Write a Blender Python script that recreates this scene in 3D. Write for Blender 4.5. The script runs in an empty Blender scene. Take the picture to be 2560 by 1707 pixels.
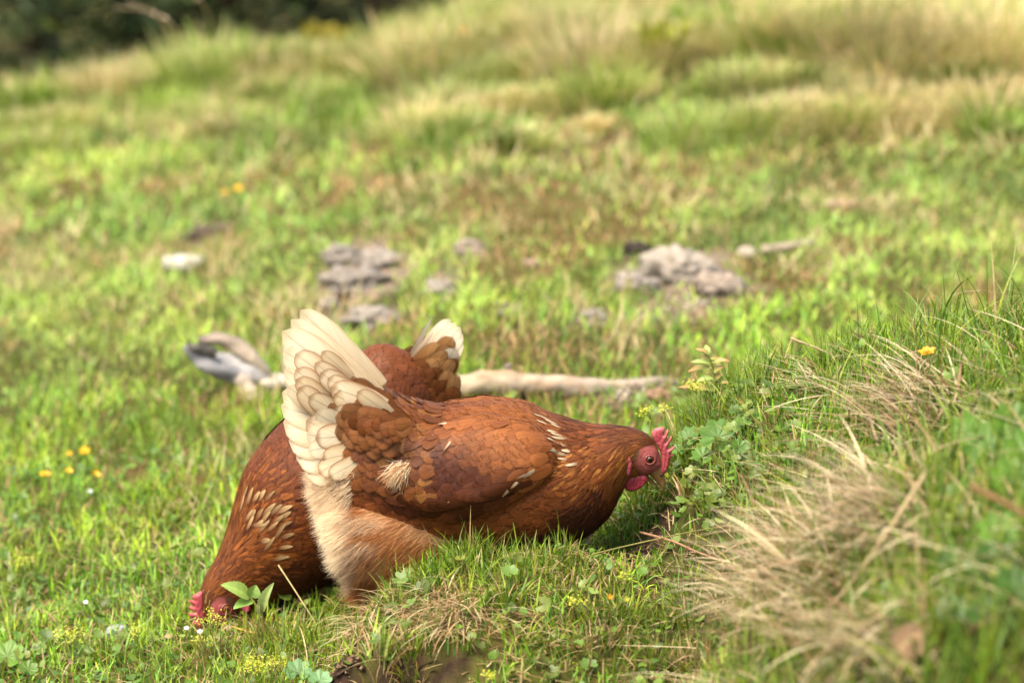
import bpy, bmesh, math, random
import numpy as np
from mathutils import Vector, Matrix, geometry

# ------------------------------------------------------------------ camera, sky, sun, exposure
scene = bpy.context.scene
col = scene.collection
PITCH = 0.255
CAM = np.array([0.0, -3.27, 1.18])
FPX = 100.0 / 36.0 * 2560.0
cam_data = bpy.data.cameras.new("camera")
cam_data.lens = 100.0
cam_data.sensor_width = 36.0
cam_data.clip_start = 0.05
cam_data.clip_end = 500.0
cam_data.dof.use_dof = True
cam_data.dof.focus_distance = 3.36
cam_data.dof.aperture_fstop = 3.8
cam_data.dof.aperture_blades = 0
cam = bpy.data.objects.new("camera", cam_data)
cam.location = CAM
cam.rotation_euler = (math.pi / 2 - PITCH, 0, 0)
col.objects.link(cam)
scene.camera = cam

SUN_EL, SUN_AZ = math.radians(64), math.radians(222)      # azimuth measured clockwise from +Y
world = bpy.data.worlds.new("World")
scene.world = world
world.use_nodes = True
wn = world.node_tree
bg = wn.nodes["Background"]
sky = wn.nodes.new("ShaderNodeTexSky")
sky.sky_type = 'NISHITA'
sky.sun_disc = False
sky.sun_elevation = SUN_EL
sky.sun_rotation = SUN_AZ
sky.air_density = 1.0
sky.dust_density = 3.0
sky.ozone_density = 0.6
tint = wn.nodes.new("ShaderNodeVectorMath")          # thin bright cloud: a warmer, whiter sky light
tint.operation = 'MULTIPLY'
tint.inputs[1].default_value = (1.03, 0.98, 0.84)
wn.links.new(sky.outputs[0], tint.inputs[0])
wn.links.new(tint.outputs[0], bg.inputs[0])
bg.inputs[1].default_value = 0.15
sun_data = bpy.data.lights.new("sun", 'SUN')
sun_data.energy = 2.0
sun_data.angle = math.radians(34)
sun_data.color = (1.0, 0.95, 0.84)
sun = bpy.data.objects.new("sun", sun_data)
sd = Vector((math.sin(SUN_AZ) * math.cos(SUN_EL), math.cos(SUN_AZ) * math.cos(SUN_EL), math.sin(SUN_EL)))
sun.rotation_euler = (-sd).to_track_quat('-Z', 'Y').to_euler()
col.objects.link(sun)
vs = scene.view_settings
vs.view_transform = 'Standard'
vs.look = 'None'
vs.gamma = 1.0
vs.exposure = 1.86
scene.render.engine = 'CYCLES'
scene.cycles.max_bounces = 8
scene.cycles.transparent_max_bounces = 16

# ------------------------------------------------------------------ helpers
rng = np.random.default_rng(11)
random.seed(5)
FWD = np.array([0, math.cos(PITCH), -math.sin(PITCH)])
UPV = np.array([0, math.sin(PITCH), math.cos(PITCH)])

def unproj(px, py, Y):
    """photo pixel -> the point in the vertical plane y=Y that stands there"""
    px, py, Y = np.broadcast_arrays(np.asarray(px, float), np.asarray(py, float), np.asarray(Y, float))
    d = np.stack([(px - 1280) / FPX, UPV[1] * (853.5 - py) / FPX + FWD[1], UPV[2] * (853.5 - py) / FPX + FWD[2]], -1)
    t = (Y - CAM[1]) / d[..., 1]
    return CAM + d * t[..., None]

def proj(P):
    R = P - CAM
    z = R @ FWD
    return 1280 + FPX * R[..., 0] / z, 853.5 - FPX * (R @ UPV) / z

def lin(r, g=None, b=None):
    c = np.array([r, g, b] if g is not None else r, float) / 255.0
    return np.where(c <= 0.04045, c / 12.92, ((c + 0.055) / 1.055) ** 2.4)

def hl(*a):
    """plumage, skin, wood and stone colours, given as they look under the photo's exposure"""
    return lin(*a) * 0.62

def sstep(a, b, x):
    t = np.clip((x - a) / (b - a), 0, 1)
    return t * t * (3 - 2 * t)

def hash2(ix, iy, seed):
    h = (ix.astype(np.int64) * 374761393 + iy.astype(np.int64) * 668265263 + seed * 974634541) & 0x7fffffff
    h = ((h ^ (h >> 13)) * 1274126177) & 0x7fffffff
    return ((h ^ (h >> 16)) & 0xffff) / 65535.0

def vnoise(x, y, seed=0):
    x = np.asarray(x, float); y = np.asarray(y, float)
    ix, iy = np.floor(x), np.floor(y)
    fx, fy = x - ix, y - iy
    fx = fx * fx * (3 - 2 * fx); fy = fy * fy * (3 - 2 * fy)
    a = hash2(ix, iy, seed); b = hash2(ix + 1, iy, seed); c = hash2(ix, iy + 1, seed); d = hash2(ix + 1, iy + 1, seed)
    return (a * (1 - fx) + b * fx) * (1 - fy) + (c * (1 - fx) + d * fx) * fy

def fbm(x, y, seed=0, oct=4):
    s = 0; a = 0.5; t = 0
    for o in range(oct):
        s = s + a * vnoise(x * 2 ** o, y * 2 ** o, seed + o * 7); t += a; a *= 0.5
    return s / t

def unit(v):
    return v / np.maximum(np.linalg.norm(v, axis=-1, keepdims=True), 1e-12)

def link(o, parent=None):
    col.objects.link(o)
    if parent is not None:
        o.parent = parent
        o.matrix_parent_inverse = Matrix.Translation(-Vector(parent.location))
    return o

def tag(o, label=None, cat=None, group=None, kind=None):
    if label: o["label"] = label
    if cat: o["category"] = cat
    if group: o["group"] = group
    if kind: o["kind"] = kind
    return o

def empty(name, loc, label=None, cat=None, group=None):
    o = bpy.data.objects.new(name, None)
    o.location = [float(v) for v in loc]
    o.empty_display_size = 0.05
    col.objects.link(o)
    return tag(o, label, cat, group)

def np_mesh(name, V, Fs, mat, parent=None, C=None, UV=None, smooth=True):
    """V (n,3); Fs list of (m,k) index arrays; C per-vertex colour; UV per-vertex vector attribute"""
    me = bpy.data.meshes.new(name)
    V = np.asarray(V, np.float32)
    Fs = [np.asarray(f, np.int32) for f in Fs if len(f)]
    me.vertices.add(len(V))
    me.vertices.foreach_set("co", V.ravel())
    nl = sum(f.size for f in Fs); npoly = sum(len(f) for f in Fs)
    me.loops.add(nl)
    me.loops.foreach_set("vertex_index", np.concatenate([f.ravel() for f in Fs]))
    me.polygons.add(npoly)
    tot = np.concatenate([np.full(len(f), f.shape[1], np.int32) for f in Fs])
    start = np.concatenate([[0], np.cumsum(tot)[:-1]]).astype(np.int32)
    me.polygons.foreach_set("loop_start", start)
    me.polygons.foreach_set("loop_total", tot)
    me.polygons.foreach_set("use_smooth", np.full(npoly, smooth, bool))
    if C is not None:
        at = me.attributes.new("Col", 'FLOAT_COLOR', 'POINT')
        C4 = np.ones((len(V), 4), np.float32); C4[:, :3] = C
        at.data.foreach_set("color", C4.ravel())
    if UV is not None:
        at = me.attributes.new("fuv", 'FLOAT_VECTOR', 'POINT')
        at.data.foreach_set("vector", np.asarray(UV, np.float32).ravel())
    me.update(calc_edges=True)
    if mat: me.materials.append(mat)
    o = bpy.data.objects.new(name, me)
    return link(o, parent)

class MB:
    """collects pieces that make one mesh"""
    def __init__(s): s.V = []; s.F = {3: [], 4: []}; s.C = []; s.UV = []; s.n = 0
    def add(s, V, F, C=None, UV=None):
        V = np.asarray(V, float).reshape(-1, 3)
        F = np.asarray(F)
        s.F[F.shape[1]].append(F + s.n)
        s.V.append(V)
        if C is None: C = np.ones((len(V), 3))
        C = np.broadcast_to(np.asarray(C, float), (len(V), 3)); s.C.append(C)
        s.UV.append(np.zeros((len(V), 3)) if UV is None else np.asarray(UV).reshape(-1, 3))
        s.n += len(V)
        return s
    def build(s, name, mat, parent=None, smooth=True):
        Fs = [np.concatenate(s.F[k]) for k in (3, 4) if s.F[k]]
        return np_mesh(name, np.concatenate(s.V), Fs, mat, parent, np.concatenate(s.C), np.concatenate(s.UV), smooth)

def grid_faces(N, nv, nu):
    i = np.arange(nv - 1)[:, None] * nu + np.arange(nu - 1)[None, :]
    q = np.stack([i, i + 1, i + nu + 1, i + nu], -1).reshape(-1, 4)
    return (q[None] + (np.arange(N) * nv * nu)[:, None, None]).reshape(-1, 4)

def tube(pts, rad, n=10, cap=True, wob=0.0, seed=0):
    """closed tube along a polyline: returns V, F(quads)"""
    pts = np.asarray(pts, float); rad = np.asarray(rad, float)
    K = len(pts)
    T = unit(np.gradient(pts, axis=0))
    ref = np.array([0.0, 0.0, 1.0]) if abs(T[0][2]) < 0.9 else np.array([1.0, 0, 0])
    A = unit(np.cross(T, ref)); B = np.cross(T, A)
    th = np.linspace(0, 2 * math.pi, n, endpoint=False)
    r = rad[:, None] * (1 + (wob * (vnoise(np.cos(th)[None, :] * 2 + 5 + seed, np.arange(K)[:, None] * 0.45 + np.sin(th)[None, :] * 2, seed) - 0.5) if wob else 0))
    V = pts[:, None, :] + r[..., None] * (np.cos(th)[None, :, None] * A[:, None, :] + np.sin(th)[None, :, None] * B[:, None, :])
    if cap:
        V = np.concatenate([np.broadcast_to(pts[0], (1, n, 3)), V, np.broadcast_to(pts[-1], (1, n, 3))])
        K += 2
    i = np.arange(K - 1)[:, None] * n; j = np.arange(n)[None, :]; j2 = (j + 1) % n
    F = np.stack([i + j, i + j2, i + n + j2, i + n + j], -1).reshape(-1, 4)
    return V.reshape(-1, 3), F

def smooth_path(pts, n):
    pts = np.asarray(pts, float); K = len(pts)
    s = np.linspace(0, K - 1, n)
    return catmull(pts, s)

def catmull(A, s):
    K = len(A)
    i = np.clip(np.floor(s).astype(int), 0, K - 2); f = (s - i)
    def g(k): return A[np.clip(k, 0, K - 1)]
    p0, p1, p2, p3 = g(i - 1), g(i), g(i + 1), g(i + 2)
    if A.ndim > 1: f = f[..., None]
    return 0.5 * (2 * p1 + (p2 - p0) * f + (2 * p0 - 5 * p1 + 4 * p2 - p3) * f ** 2 + (3 * p1 - p0 - 3 * p2 + p3) * f ** 3)

# ------------------------------------------------------------------ materials
ALB = 0.68          # every plant, plumage and earth tone below is scaled by this

def new_mat(name):
    m = bpy.data.materials.new(name); m.use_nodes = True
    nt = m.node_tree
    b = nt.nodes["Principled BSDF"]
    return m, nt, b

def N(nt, t, **kw):
    n = nt.nodes.new(t)
    for k, v in kw.items(): setattr(n, k, v)
    return n

def leaf_mat(name, trans=0.35, rough=0.5, spec=0.22, noise=0.25, tint=(1.0, 1.0, 0.6)):
    m, nt, b = new_mat(name)
    at = N(nt, "ShaderNodeAttribute", attribute_name="Col")
    tc = N(nt, "ShaderNodeTexCoord")
    nz = N(nt, "ShaderNodeTexNoise"); nz.inputs["Scale"].default_value = 160; nz.inputs["Detail"].default_value = 2
    nt.links.new(tc.outputs["Object"], nz.inputs["Vector"])
    mr = N(nt, "ShaderNodeMapRange"); mr.inputs[1].default_value = 0.3; mr.inputs[2].default_value = 0.7
    mr.inputs[3].default_value = ALB * (1 - noise); mr.inputs[4].default_value = ALB * (1 + noise)
    nt.links.new(nz.outputs[0], mr.inputs[0])
    mul = N(nt, "ShaderNodeVectorMath", operation='SCALE')
    nt.links.new(at.outputs["Color"], mul.inputs[0]); nt.links.new(mr.outputs[0], mul.inputs["Scale"])
    nt.links.new(mul.outputs[0], b.inputs["Base Color"])
    b.inputs["Roughness"].default_value = rough
    b.inputs["Specular IOR Level"].default_value = spec
    tr = N(nt, "ShaderNodeBsdfTranslucent")
    tm = N(nt, "ShaderNodeVectorMath", operation='MULTIPLY'); tm.inputs[1].default_value = tint
    nt.links.new(mul.outputs[0], tm.inputs[0]); nt.links.new(tm.outputs[0], tr.inputs[0])
    mx = N(nt, "ShaderNodeMixShader"); mx.inputs[0].default_value = trans
    nt.links.new(b.outputs[0], mx.inputs[1]); nt.links.new(tr.outputs[0], mx.inputs[2])
    nt.links.new(mx.outputs[0], nt.nodes["Material Output"].inputs[0])
    return m

def skin_mat(name, rough=0.5, spec=0.4, scale=300, bump=0.3, var=0.2, sss=0.0, bumpdist=0.0006):
    """vertex-coloured solid with procedural mottling and bump"""
    m, nt, b = new_mat(name)
    at = N(nt, "ShaderNodeAttribute", attribute_name="Col")
    tc = N(nt, "ShaderNodeTexCoord")
    nz = N(nt, "ShaderNodeTexNoise"); nz.inputs["Scale"].default_value = scale; nz.inputs["Detail"].default_value = 5
    nt.links.new(tc.outputs["Object"], nz.inputs["Vector"])
    mr = N(nt, "ShaderNodeMapRange"); mr.inputs[1].default_value = 0.25; mr.inputs[2].default_value = 0.75
    mr.inputs[3].default_value = ALB * (1 - var); mr.inputs[4].default_value = ALB * (1 + var)
    nt.links.new(nz.outputs[0], mr.inputs[0])
    mul = N(nt, "ShaderNodeVectorMath", operation='SCALE')
    nt.links.new(at.outputs["Color"], mul.inputs[0]); nt.links.new(mr.outputs[0], mul.inputs["Scale"])
    nt.links.new(mul.outputs[0], b.inputs["Base Color"])
    b.inputs["Roughness"].default_value = rough
    b.inputs["Specular IOR Level"].default_value = spec
    if sss:
        b.inputs["Subsurface Weight"].default_value = sss
        b.inputs["Subsurface Radius"].default_value = (0.006, 0.002, 0.001)
        b.inputs["Subsurface Scale"].default_value = 0.5
    bp = N(nt, "ShaderNodeBump"); bp.inputs["Strength"].default_value = bump; bp.inputs["Distance"].default_value = bumpdist
    nt.links.new(nz.outputs[0], bp.inputs["Height"]); nt.links.new(bp.outputs[0], b.inputs["Normal"])
    return m

def feather_mat(name, trans=0.12, streak=0.30, shaft=0.22, rim=0.28, fray=0.9):
    """fuv.x = across (-1..1), fuv.y = along (0..1), fuv.z = feather id"""
    m, nt, b = new_mat(name)
    L = nt.links.new
    at = N(nt, "ShaderNodeAttribute", attribute_name="Col")
    fu = N(nt, "ShaderNodeAttribute", attribute_name="fuv")
    sp = N(nt, "ShaderNodeSeparateXYZ"); L(fu.outputs["Vector"], sp.inputs[0])
    ab = N(nt, "ShaderNodeMath", operation='ABSOLUTE'); L(sp.outputs[0], ab.inputs[0])
    # barbs run out from the shaft towards the tip
    k = N(nt, "ShaderNodeMath", operation='MULTIPLY_ADD'); L(ab.outputs[0], k.inputs[0]); k.inputs[1].default_value = -0.45; L(sp.outputs[1], k.inputs[2])
    k2 = N(nt, "ShaderNodeMath", operation='MULTIPLY'); L(k.outputs[0], k2.inputs[0]); k2.inputs[1].default_value = 34
    u2 = N(nt, "ShaderNodeMath", operation='MULTIPLY'); L(sp.outputs[0], u2.inputs[0]); u2.inputs[1].default_value = 0.9
    id2 = N(nt, "ShaderNodeMath", operation='MULTIPLY'); L(sp.outputs[2], id2.inputs[0]); id2.inputs[1].default_value = 91.7
    cb = N(nt, "ShaderNodeCombineXYZ"); L(u2.outputs[0], cb.inputs[0]); L(k2.outputs[0], cb.inputs[1]); L(id2.outputs[0], cb.inputs[2])
    nz = N(nt, "ShaderNodeTexNoise"); nz.inputs["Scale"].default_value = 1.0; nz.inputs["Detail"].default_value = 3; L(cb.outputs[0], nz.inputs["Vector"])
    mr = N(nt, "ShaderNodeMapRange"); mr.inputs[1].default_value = 0.3; mr.inputs[2].default_value = 0.7
    mr.inputs[3].default_value = ALB * (1 - streak); mr.inputs[4].default_value = ALB * (1 + streak); L(nz.outputs[0], mr.inputs[0])
    # rim darkening of the vane and a paler / darker shaft
    rm = N(nt, "ShaderNodeMapRange"); rm.interpolation_type = 'SMOOTHSTEP'
    rm.inputs[1].default_value = 0.6; rm.inputs[2].default_value = 1.0; rm.inputs[3].default_value = 1.0; rm.inputs[4].default_value = 1 - rim; L(ab.outputs[0], rm.inputs[0])
    sh = N(nt, "ShaderNodeMapRange"); sh.interpolation_type = 'SMOOTHSTEP'
    sh.inputs[1].default_value = 0.02; sh.inputs[2].default_value = 0.10; sh.inputs[3].default_value = 1 - shaft; sh.inputs[4].default_value = 1.0; L(ab.outputs[0], sh.inputs[0])
    m1 = N(nt, "ShaderNodeMath", operation='MULTIPLY'); L(mr.outputs[0], m1.inputs[0]); L(rm.outputs[0], m1.inputs[1])
    m2 = N(nt, "ShaderNodeMath", operation='MULTIPLY'); L(m1.outputs[0], m2.inputs[0]); L(sh.outputs[0], m2.inputs[1])
    mul = N(nt, "ShaderNodeVectorMath", operation='SCALE'); L(at.outputs["Color"], mul.inputs[0]); L(m2.outputs[0], mul.inputs["Scale"])
    L(mul.outputs[0], b.inputs["Base Color"])
    b.inputs["Roughness"].default_value = 0.5
    b.inputs["Specular IOR Level"].default_value = 0.14
    b.inputs["Sheen Weight"].default_value = 0.0
    b.inputs["Sheen Tint"].default_value = (1.0, 0.8, 0.65, 1)
    bp = N(nt, "ShaderNodeBump"); bp.inputs["Strength"].default_value = 0.35; bp.inputs["Distance"].default_value = 0.0005
    L(nz.outputs[0], bp.inputs["Height"]); L(bp.outputs[0], b.inputs["Normal"])
    tr = N(nt, "ShaderNodeBsdfTranslucent"); L(mul.outputs[0], tr.inputs[0])
    mx = N(nt, "ShaderNodeMixShader"); mx.inputs[0].default_value = trans
    L(b.outputs[0], mx.inputs[1]); L(tr.outputs[0], mx.inputs[2])
    # the vane frays into loose barbs at its margin
    e1 = N(nt, "ShaderNodeMapRange"); e1.inputs[1].default_value = 0.72; e1.inputs[2].default_value = 1.0; L(ab.outputs[0], e1.inputs[0])
    e2 = N(nt, "ShaderNodeMapRange"); e2.inputs[1].default_value = 0.80; e2.inputs[2].default_value = 1.0; L(sp.outputs[1], e2.inputs[0])
    em = N(nt, "ShaderNodeMath", operation='MAXIMUM'); L(e1.outputs[0], em.inputs[0]); L(e2.outputs[0], em.inputs[1])
    k3 = N(nt, "ShaderNodeMath", operation='MULTIPLY'); L(k.outputs[0], k3.inputs[0]); k3.inputs[1].default_value = 85
    cb2 = N(nt, "ShaderNodeCombineXYZ"); L(sp.outputs[0], cb2.inputs[0]); L(k3.outputs[0], cb2.inputs[1]); L(id2.outputs[0], cb2.inputs[2])
    nf = N(nt, "ShaderNodeTexNoise"); nf.inputs["Scale"].default_value = 1.0; nf.inputs["Detail"].default_value = 1; L(cb2.outputs[0], nf.inputs["Vector"])
    sm = N(nt, "ShaderNodeMath", operation='MULTIPLY_ADD'); L(em.outputs[0], sm.inputs[0]); sm.inputs[1].default_value = 0.75; L(nf.outputs[0], sm.inputs[2])
    fr = N(nt, "ShaderNodeMapRange"); fr.inputs[1].default_value = 0.80; fr.inputs[2].default_value = 1.15; fr.inputs[3].default_value = 0.0; fr.inputs[4].default_value = fray; L(sm.outputs[0], fr.inputs[0])
    tp = N(nt, "ShaderNodeBsdfTransparent")
    mf = N(nt, "ShaderNodeMixShader"); L(fr.outputs[0], mf.inputs[0]); L(mx.outputs[0], mf.inputs[1]); L(tp.outputs[0], mf.inputs[2])
    L(mf.outputs[0], nt.nodes["Material Output"].inputs[0])
    return m

M_GRASS = leaf_mat("grass_blades", 0.34)
M_DRY = leaf_mat("dry_blades", 0.30, 0.6, 0.25, 0.2, (1.0, 0.95, 0.8))
M_LEAF = leaf_mat("broad_leaves", 0.30, 0.45, 0.4, 0.12)
M_PETAL = leaf_mat("petals", 0.25, 0.35, 0.5, 0.06, (1.0, 0.9, 0.6))
M_FEATHER = feather_mat("contour_feather")
M_TAIL = feather_mat("tail_feather", 0.33, 0.13, 0.30, 0.0, 0.35)
M_FLUFF = leaf_mat("down", 0.5, 0.7, 0.15, 0.08, (1, 0.95, 0.9))
M_FLESH = skin_mat("red_flesh", 0.42, 0.4, 420, 0.9, 0.22, 0.25, 0.0012)
M_HIDE = skin_mat("hen_skin", 0.6, 0.25, 350, 0.5, 0.25)
M_HORN = skin_mat("horn", 0.35, 0.5, 160, 0.2, 0.3)
M_EYE = skin_mat("eye_ball", 0.18, 0.3, 200, 0.0, 0.08)
M_WOOD = skin_mat("bleached_wood", 0.75, 0.2, 38, 0.8, 0.3, 0, 0.006)
M_STONE = skin_mat("stone", 0.85, 0.2, 60, 0.9, 0.28, 0, 0.006)
M_EARTH = skin_mat("dry_earth", 0.95, 0.1, 90, 1.0, 0.4, 0, 0.008)
M_BARK = skin_mat("bark", 0.9, 0.1, 20, 0.9, 0.4, 0, 0.02)

# ------------------------------------------------------------------ ground: one sheet, hillside falling to the left, bank on the right
def H(x, y):
    x = np.asarray(x, float); y = np.asarray(y, float)
    xl = np.minimum(x + 0.05, 0)
    z = -0.26 * np.tanh(-xl * 0.23 / 0.26) + 0.035 * np.clip(x, 0, 6) * sstep(0.3, 1.5, y)
    # the far brow, its lumps, and the drop beyond it
    z = z + 0.13 * sstep(-0.5, 0.9, x) * sstep(2.2, 4.7, y)
    z = z + 0.04 * sstep(0.2, 1.3, -x) * sstep(2.5, 4.7, y)
    z = z + 0.10 * (fbm(x * 1.3 + 3, y * 0.9, 21, 3) - 0.5) * sstep(0.8, 3.5, y)
    z = z - 0.42 * np.clip(y - 4.85 - 0.25 * (vnoise(x * 0.8, x * 0 + 2, 4) - 0.5), 0, 7)
    # hollow in the middle distance
    z = z - 0.02 * np.exp(-((x - 0.2) / 0.9) ** 2 - ((y - 0.9) / 0.4) ** 2)
    # bank on the right, with its ridge running towards the camera
    hb = np.interp(x, [-0.3, -0.05, 0.03, 0.10, 0.165, 0.2, 0.235, 0.288, 0.414, 0.54, 0.8, 1.2, 3], [0, 0.01, 0.04, 0.075, 0.112, 0.166, 0.218, 0.264, 0.326, 0.374, 0.44, 0.48, 0.48])
    yr = 0.14 - 0.55 * np.clip(x - 0.17, -0.1, 0.6)
    sf = np.interp(x, [0.0, 0.12, 0.2, 0.35, 1], [0.2, 0.26, 0.45, 1.25, 1.5])
    dy = y - yr
    bank = hb * np.exp(-np.where(dy < 0, (dy / sf) ** 2, (dy / (0.24 + 0.15 * np.clip(x, 0, 1))) ** 2))
    # the bank bulges out towards the camera
    b2 = np.interp(x, [0.06, 0.15, 0.22, 0.29, 0.37, 0.5, 0.7, 1.2], [0, 0.06, 0.165, 0.265, 0.335, 0.41, 0.46, 0.5]) * sstep(-0.24, -0.60, y) * (1 - sstep(-0.95, -1.5, y))
    bank = 0.5 * (bank + b2 + np.sqrt((bank - b2) ** 2 + 0.0006)) - 0.012
    # turf hummock in front of the hen, broken off on its left
    xe = -0.125 + 0.55 * np.minimum(y + 0.10, 0.05) + 0.03 * (vnoise(y * 14, y * 0, 8) - 0.5)
    m = sstep(-0.016, 0.03, x - xe) * (1 - sstep(0.15, 0.5, x))
    xr = sstep(-0.10, 0.02, x)                         # right of this the front slopes away gently, left of it it breaks off
    yf = -0.305 + 0.025 * (vnoise(x * 18, x * 0, 12) - 0.5)
    front = (1 - xr) * sstep(yf - 0.022, yf + 0.012, y) * (0.72 + 0.28 * sstep(-0.30, -0.13, y)) + xr * sstep(-0.52, -0.13, y) ** 0.8
    hum = 0.098 * m * np.where(y > -0.13, 1 - sstep(-0.11, 0.0, y), front)
    hum = hum * (0.86 + 0.3 * fbm(x * 11, y * 11, 19, 2))
    z = z + 0.5 * (bank + hum + np.sqrt((bank - hum) ** 2 + 0.0004)) - 0.01
    z = z + 0.02 * (fbm(x * 6, y * 6, 3, 3) - 0.5) + 0.012 * (fbm(x * 22, y * 22, 9, 2) - 0.5)
    return z

def hit(px, py, lo=2.0, hi=30.0):
    """where the photo's ray meets the ground"""
    d = unproj(px, py, CAM[1] + 1.0) - CAM
    t = np.concatenate([np.arange(lo, 9, 0.004), np.arange(9, hi, 0.05)])
    P = CAM + d * t[:, None]
    below = P[:, 2] < H(P[:, 0], P[:, 1])
    k = int(np.argmax(below)) if below.any() else len(t) - 1
    return P[k]

def patches(lst):
    out = []
    for px, py, rx, ry, s in lst:
        c = hit(px, py)
        dep = (c - CAM) @ FWD
        ang = max(0.2, (CAM[2] - c[2]) / (c[1] - CAM[1]))
        out.append((c[0], c[1], rx * dep / FPX, ry * dep / FPX / ang, s))
    return out

def bare(x, y):
    """broken steep earth where nothing roots"""
    e = 0.006
    s = np.hypot(H(x + e, y) - H(x - e, y), H(x, y + e) - H(x, y - e)) / (2 * e)
    return sstep(1.25, 1.9, s) * (y < -0.2) * (np.abs(x + 0.2) < 0.2)

def pmask(P, x, y, seed=0, jit=0.5):
    m = np.zeros_like(x)
    for cx, cy, rx, ry, s in P:
        d = np.sqrt(((x - cx) / rx) ** 2 + ((y - cy) / ry) ** 2)
        sc = 2.2 / max(rx, 0.03)
        d = d + jit * (fbm(x * sc + seed, y * sc * 0.8, 31, 3) - 0.5) * 2
        m = np.maximum(m, s * (1 - sstep(0.6, 1.15, d)))
    return m

SOIL_PALE = patches([(905, 690, 130, 95, 1), (900, 800, 120, 40, .8), (1100, 712, 60, 40, .7), (1720, 690, 170, 75, .9), (1580, 690, 80, 40, .8),
                     (1640, 790, 130, 30, .5), (1170, 640, 60, 30, .5), (510, 590, 60, 25, .9), (1480, 800, 60, 25, .6), (1730, 770, 60, 25, .6),
                     (1560, 990, 70, 25, .5), (1280, 780, 60, 25, .4)])
SOIL_DARK = patches([(850, 1660, 60, 30, 1), (1600, 1395, 130, 26, 1), (1690, 1440, 70, 20, .5), (740, 1700, 50, 15, .9), (1900, 265, 60, 20, .9), (2080, 180, 90, 25, .8),
                     (1920, 255, 40, 25, .8), (1560, 350, 100, 20, .4), (2300, 1640, 130, 60, .8)])
BROWN = patches([(1380, 540, 150, 90, .55), (1480, 340, 120, 50, .6), (1180, 500, 80, 60, .45), (450, 330, 90, 60, .4), (930, 415, 60, 25, .5), (210, 470, 110, 30, .35), (1650, 430, 120, 40, .4),
                 (1300, 660, 150, 60, .45), (1900, 690, 180, 60, .4), (1560, 560, 160, 60, .45), (300, 1200, 90, 25, .5), (480, 1210, 70, 20, .6), (230, 1000, 90, 20, .35), (520, 1050, 90, 20, .3),
                 (1120, 1500, 220, 60, .2), (1250, 1560, 140, 60, .2), (1350, 860, 160, 30, .3), (2180, 620, 110, 40, .5)])
TAN = patches([(1560, 150, 70, 90, .85), (1380, 130, 120, 100, .7), (1100, 130, 130, 90, .6), (980, 170, 80, 80, .55), (560, 170, 130, 90, .5), (260, 260, 60, 90, .7), (2180, 280, 200, 70, 1), (2350, 130, 250, 110, .85),
               (2000, 130, 160, 120, .75), (1900, 60, 120, 80, .7), (2480, 270, 100, 50, .9), (1500, 230, 160, 50, .55), (2080, 510, 130, 25, .7), (330, 330, 120, 30, .4), (60, 230, 60, 40, .5), (700, 60, 90, 50, .5),
               (1260, 60, 120, 60, .6), (2060, 660, 120, 40, .4)])

ax = np.concatenate([-np.geomspace(60, 2.05, 46), np.arange(-2.0, 2.0, 0.0165), np.geomspace(2.05, 60, 46)])
ay = np.concatenate([-np.geomspace(40, 1.45, 30), np.arange(-1.4, 1.0, 0.0165), np.arange(1.0, 6.6, 0.05), np.geomspace(6.7, 90, 50)])
GX, GY = np.meshgrid(ax, ay)
GZ = H(GX, GY)
soilp = pmask(SOIL_PALE, GX, GY, 3); soild = pmask(SOIL_DARK, GX, GY, 5); brn = pmask(BROWN, GX, GY, 7); tanm = pmask(TAN, GX, GY, 9)
n1 = fbm(GX * 5, GY * 5, 61, 3)[..., None]
gc = lin(78, 84, 34) * (0.7 + 0.6 * n1) * (1 - 0.45 * n1) + lin(112, 88, 52) * 0.5 * n1
gc = gc * (1 - brn[..., None] * 0.8) + lin(128, 92, 58) * brn[..., None] * 0.8
gc = gc * (1 - tanm[..., None] * 0.8) + lin(150, 128, 84) * tanm[..., None] * 0.8
gc = gc * (1 - soilp[..., None]) + lin(160, 138, 118) * soilp[..., None]
soild = np.maximum(soild, bare(GX, GY))
gc = gc * (1 - soild[..., None]) + lin(66, 48, 38) * soild[..., None]
gc = gc * 0.72
M_GROUND = skin_mat("turf_and_soil", 0.95, 0.1, 55, 1.0, 0.45, 0, 0.01)
ground = np_mesh("ground", np.stack([GX, GY, GZ], -1).reshape(-1, 3), [grid_faces(1, len(ay), len(ax))], M_GROUND, None, gc.reshape(-1, 3))
tag(ground, kind="structure")

# ------------------------------------------------------------------ grass
def blades(P, L, W, az, a0, a1, CB, CT, seg=4, taper=0.75, twist=None):
    """ribbons that bend from angle a0 (from upright) to a1 towards azimuth az; returns V, F, C"""
    n = len(P)
    d = np.stack([np.cos(az), np.sin(az), np.zeros(n)], -1)
    tw = rng.uniform(-0.9, 0.9, n) if twist is None else twist
    sid = np.stack([-np.sin(az + tw), np.cos(az + tw), np.zeros(n)], -1)
    t = (np.arange(seg) + 0.5) / seg
    ang = a0[:, None] + (a1 - a0)[:, None] * t[None, :]
    step = (L / seg)[:, None, None] * (np.sin(ang)[..., None] * d[:, None, :] + np.cos(ang)[..., None] * np.array([0, 0, 1.0]))
    cen = np.concatenate([P[:, None, :], P[:, None, :] + np.cumsum(step, 1)], 1)
    tt = np.linspace(0, 1, seg + 1)
    w = W[:, None] * np.maximum((1 - tt ** 2) ** taper, 0.06)[None, :] * (0.75 + 0.25 * np.minimum(tt * 4, 1))[None, :]
    V = np.stack([cen - 0.5 * w[..., None] * sid[:, None, :], cen + 0.5 * w[..., None] * sid[:, None, :]], 2)
    C = CB[:, None, :] * (1 - tt[None, :, None]) + CT[:, None, :] * tt[None, :, None]
    C = np.repeat(C[:, :, None, :], 2, 2)
    F = grid_faces(n, seg + 1, 2)
    return V.reshape(-1, 3), F, C.reshape(-1, 3)

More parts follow.
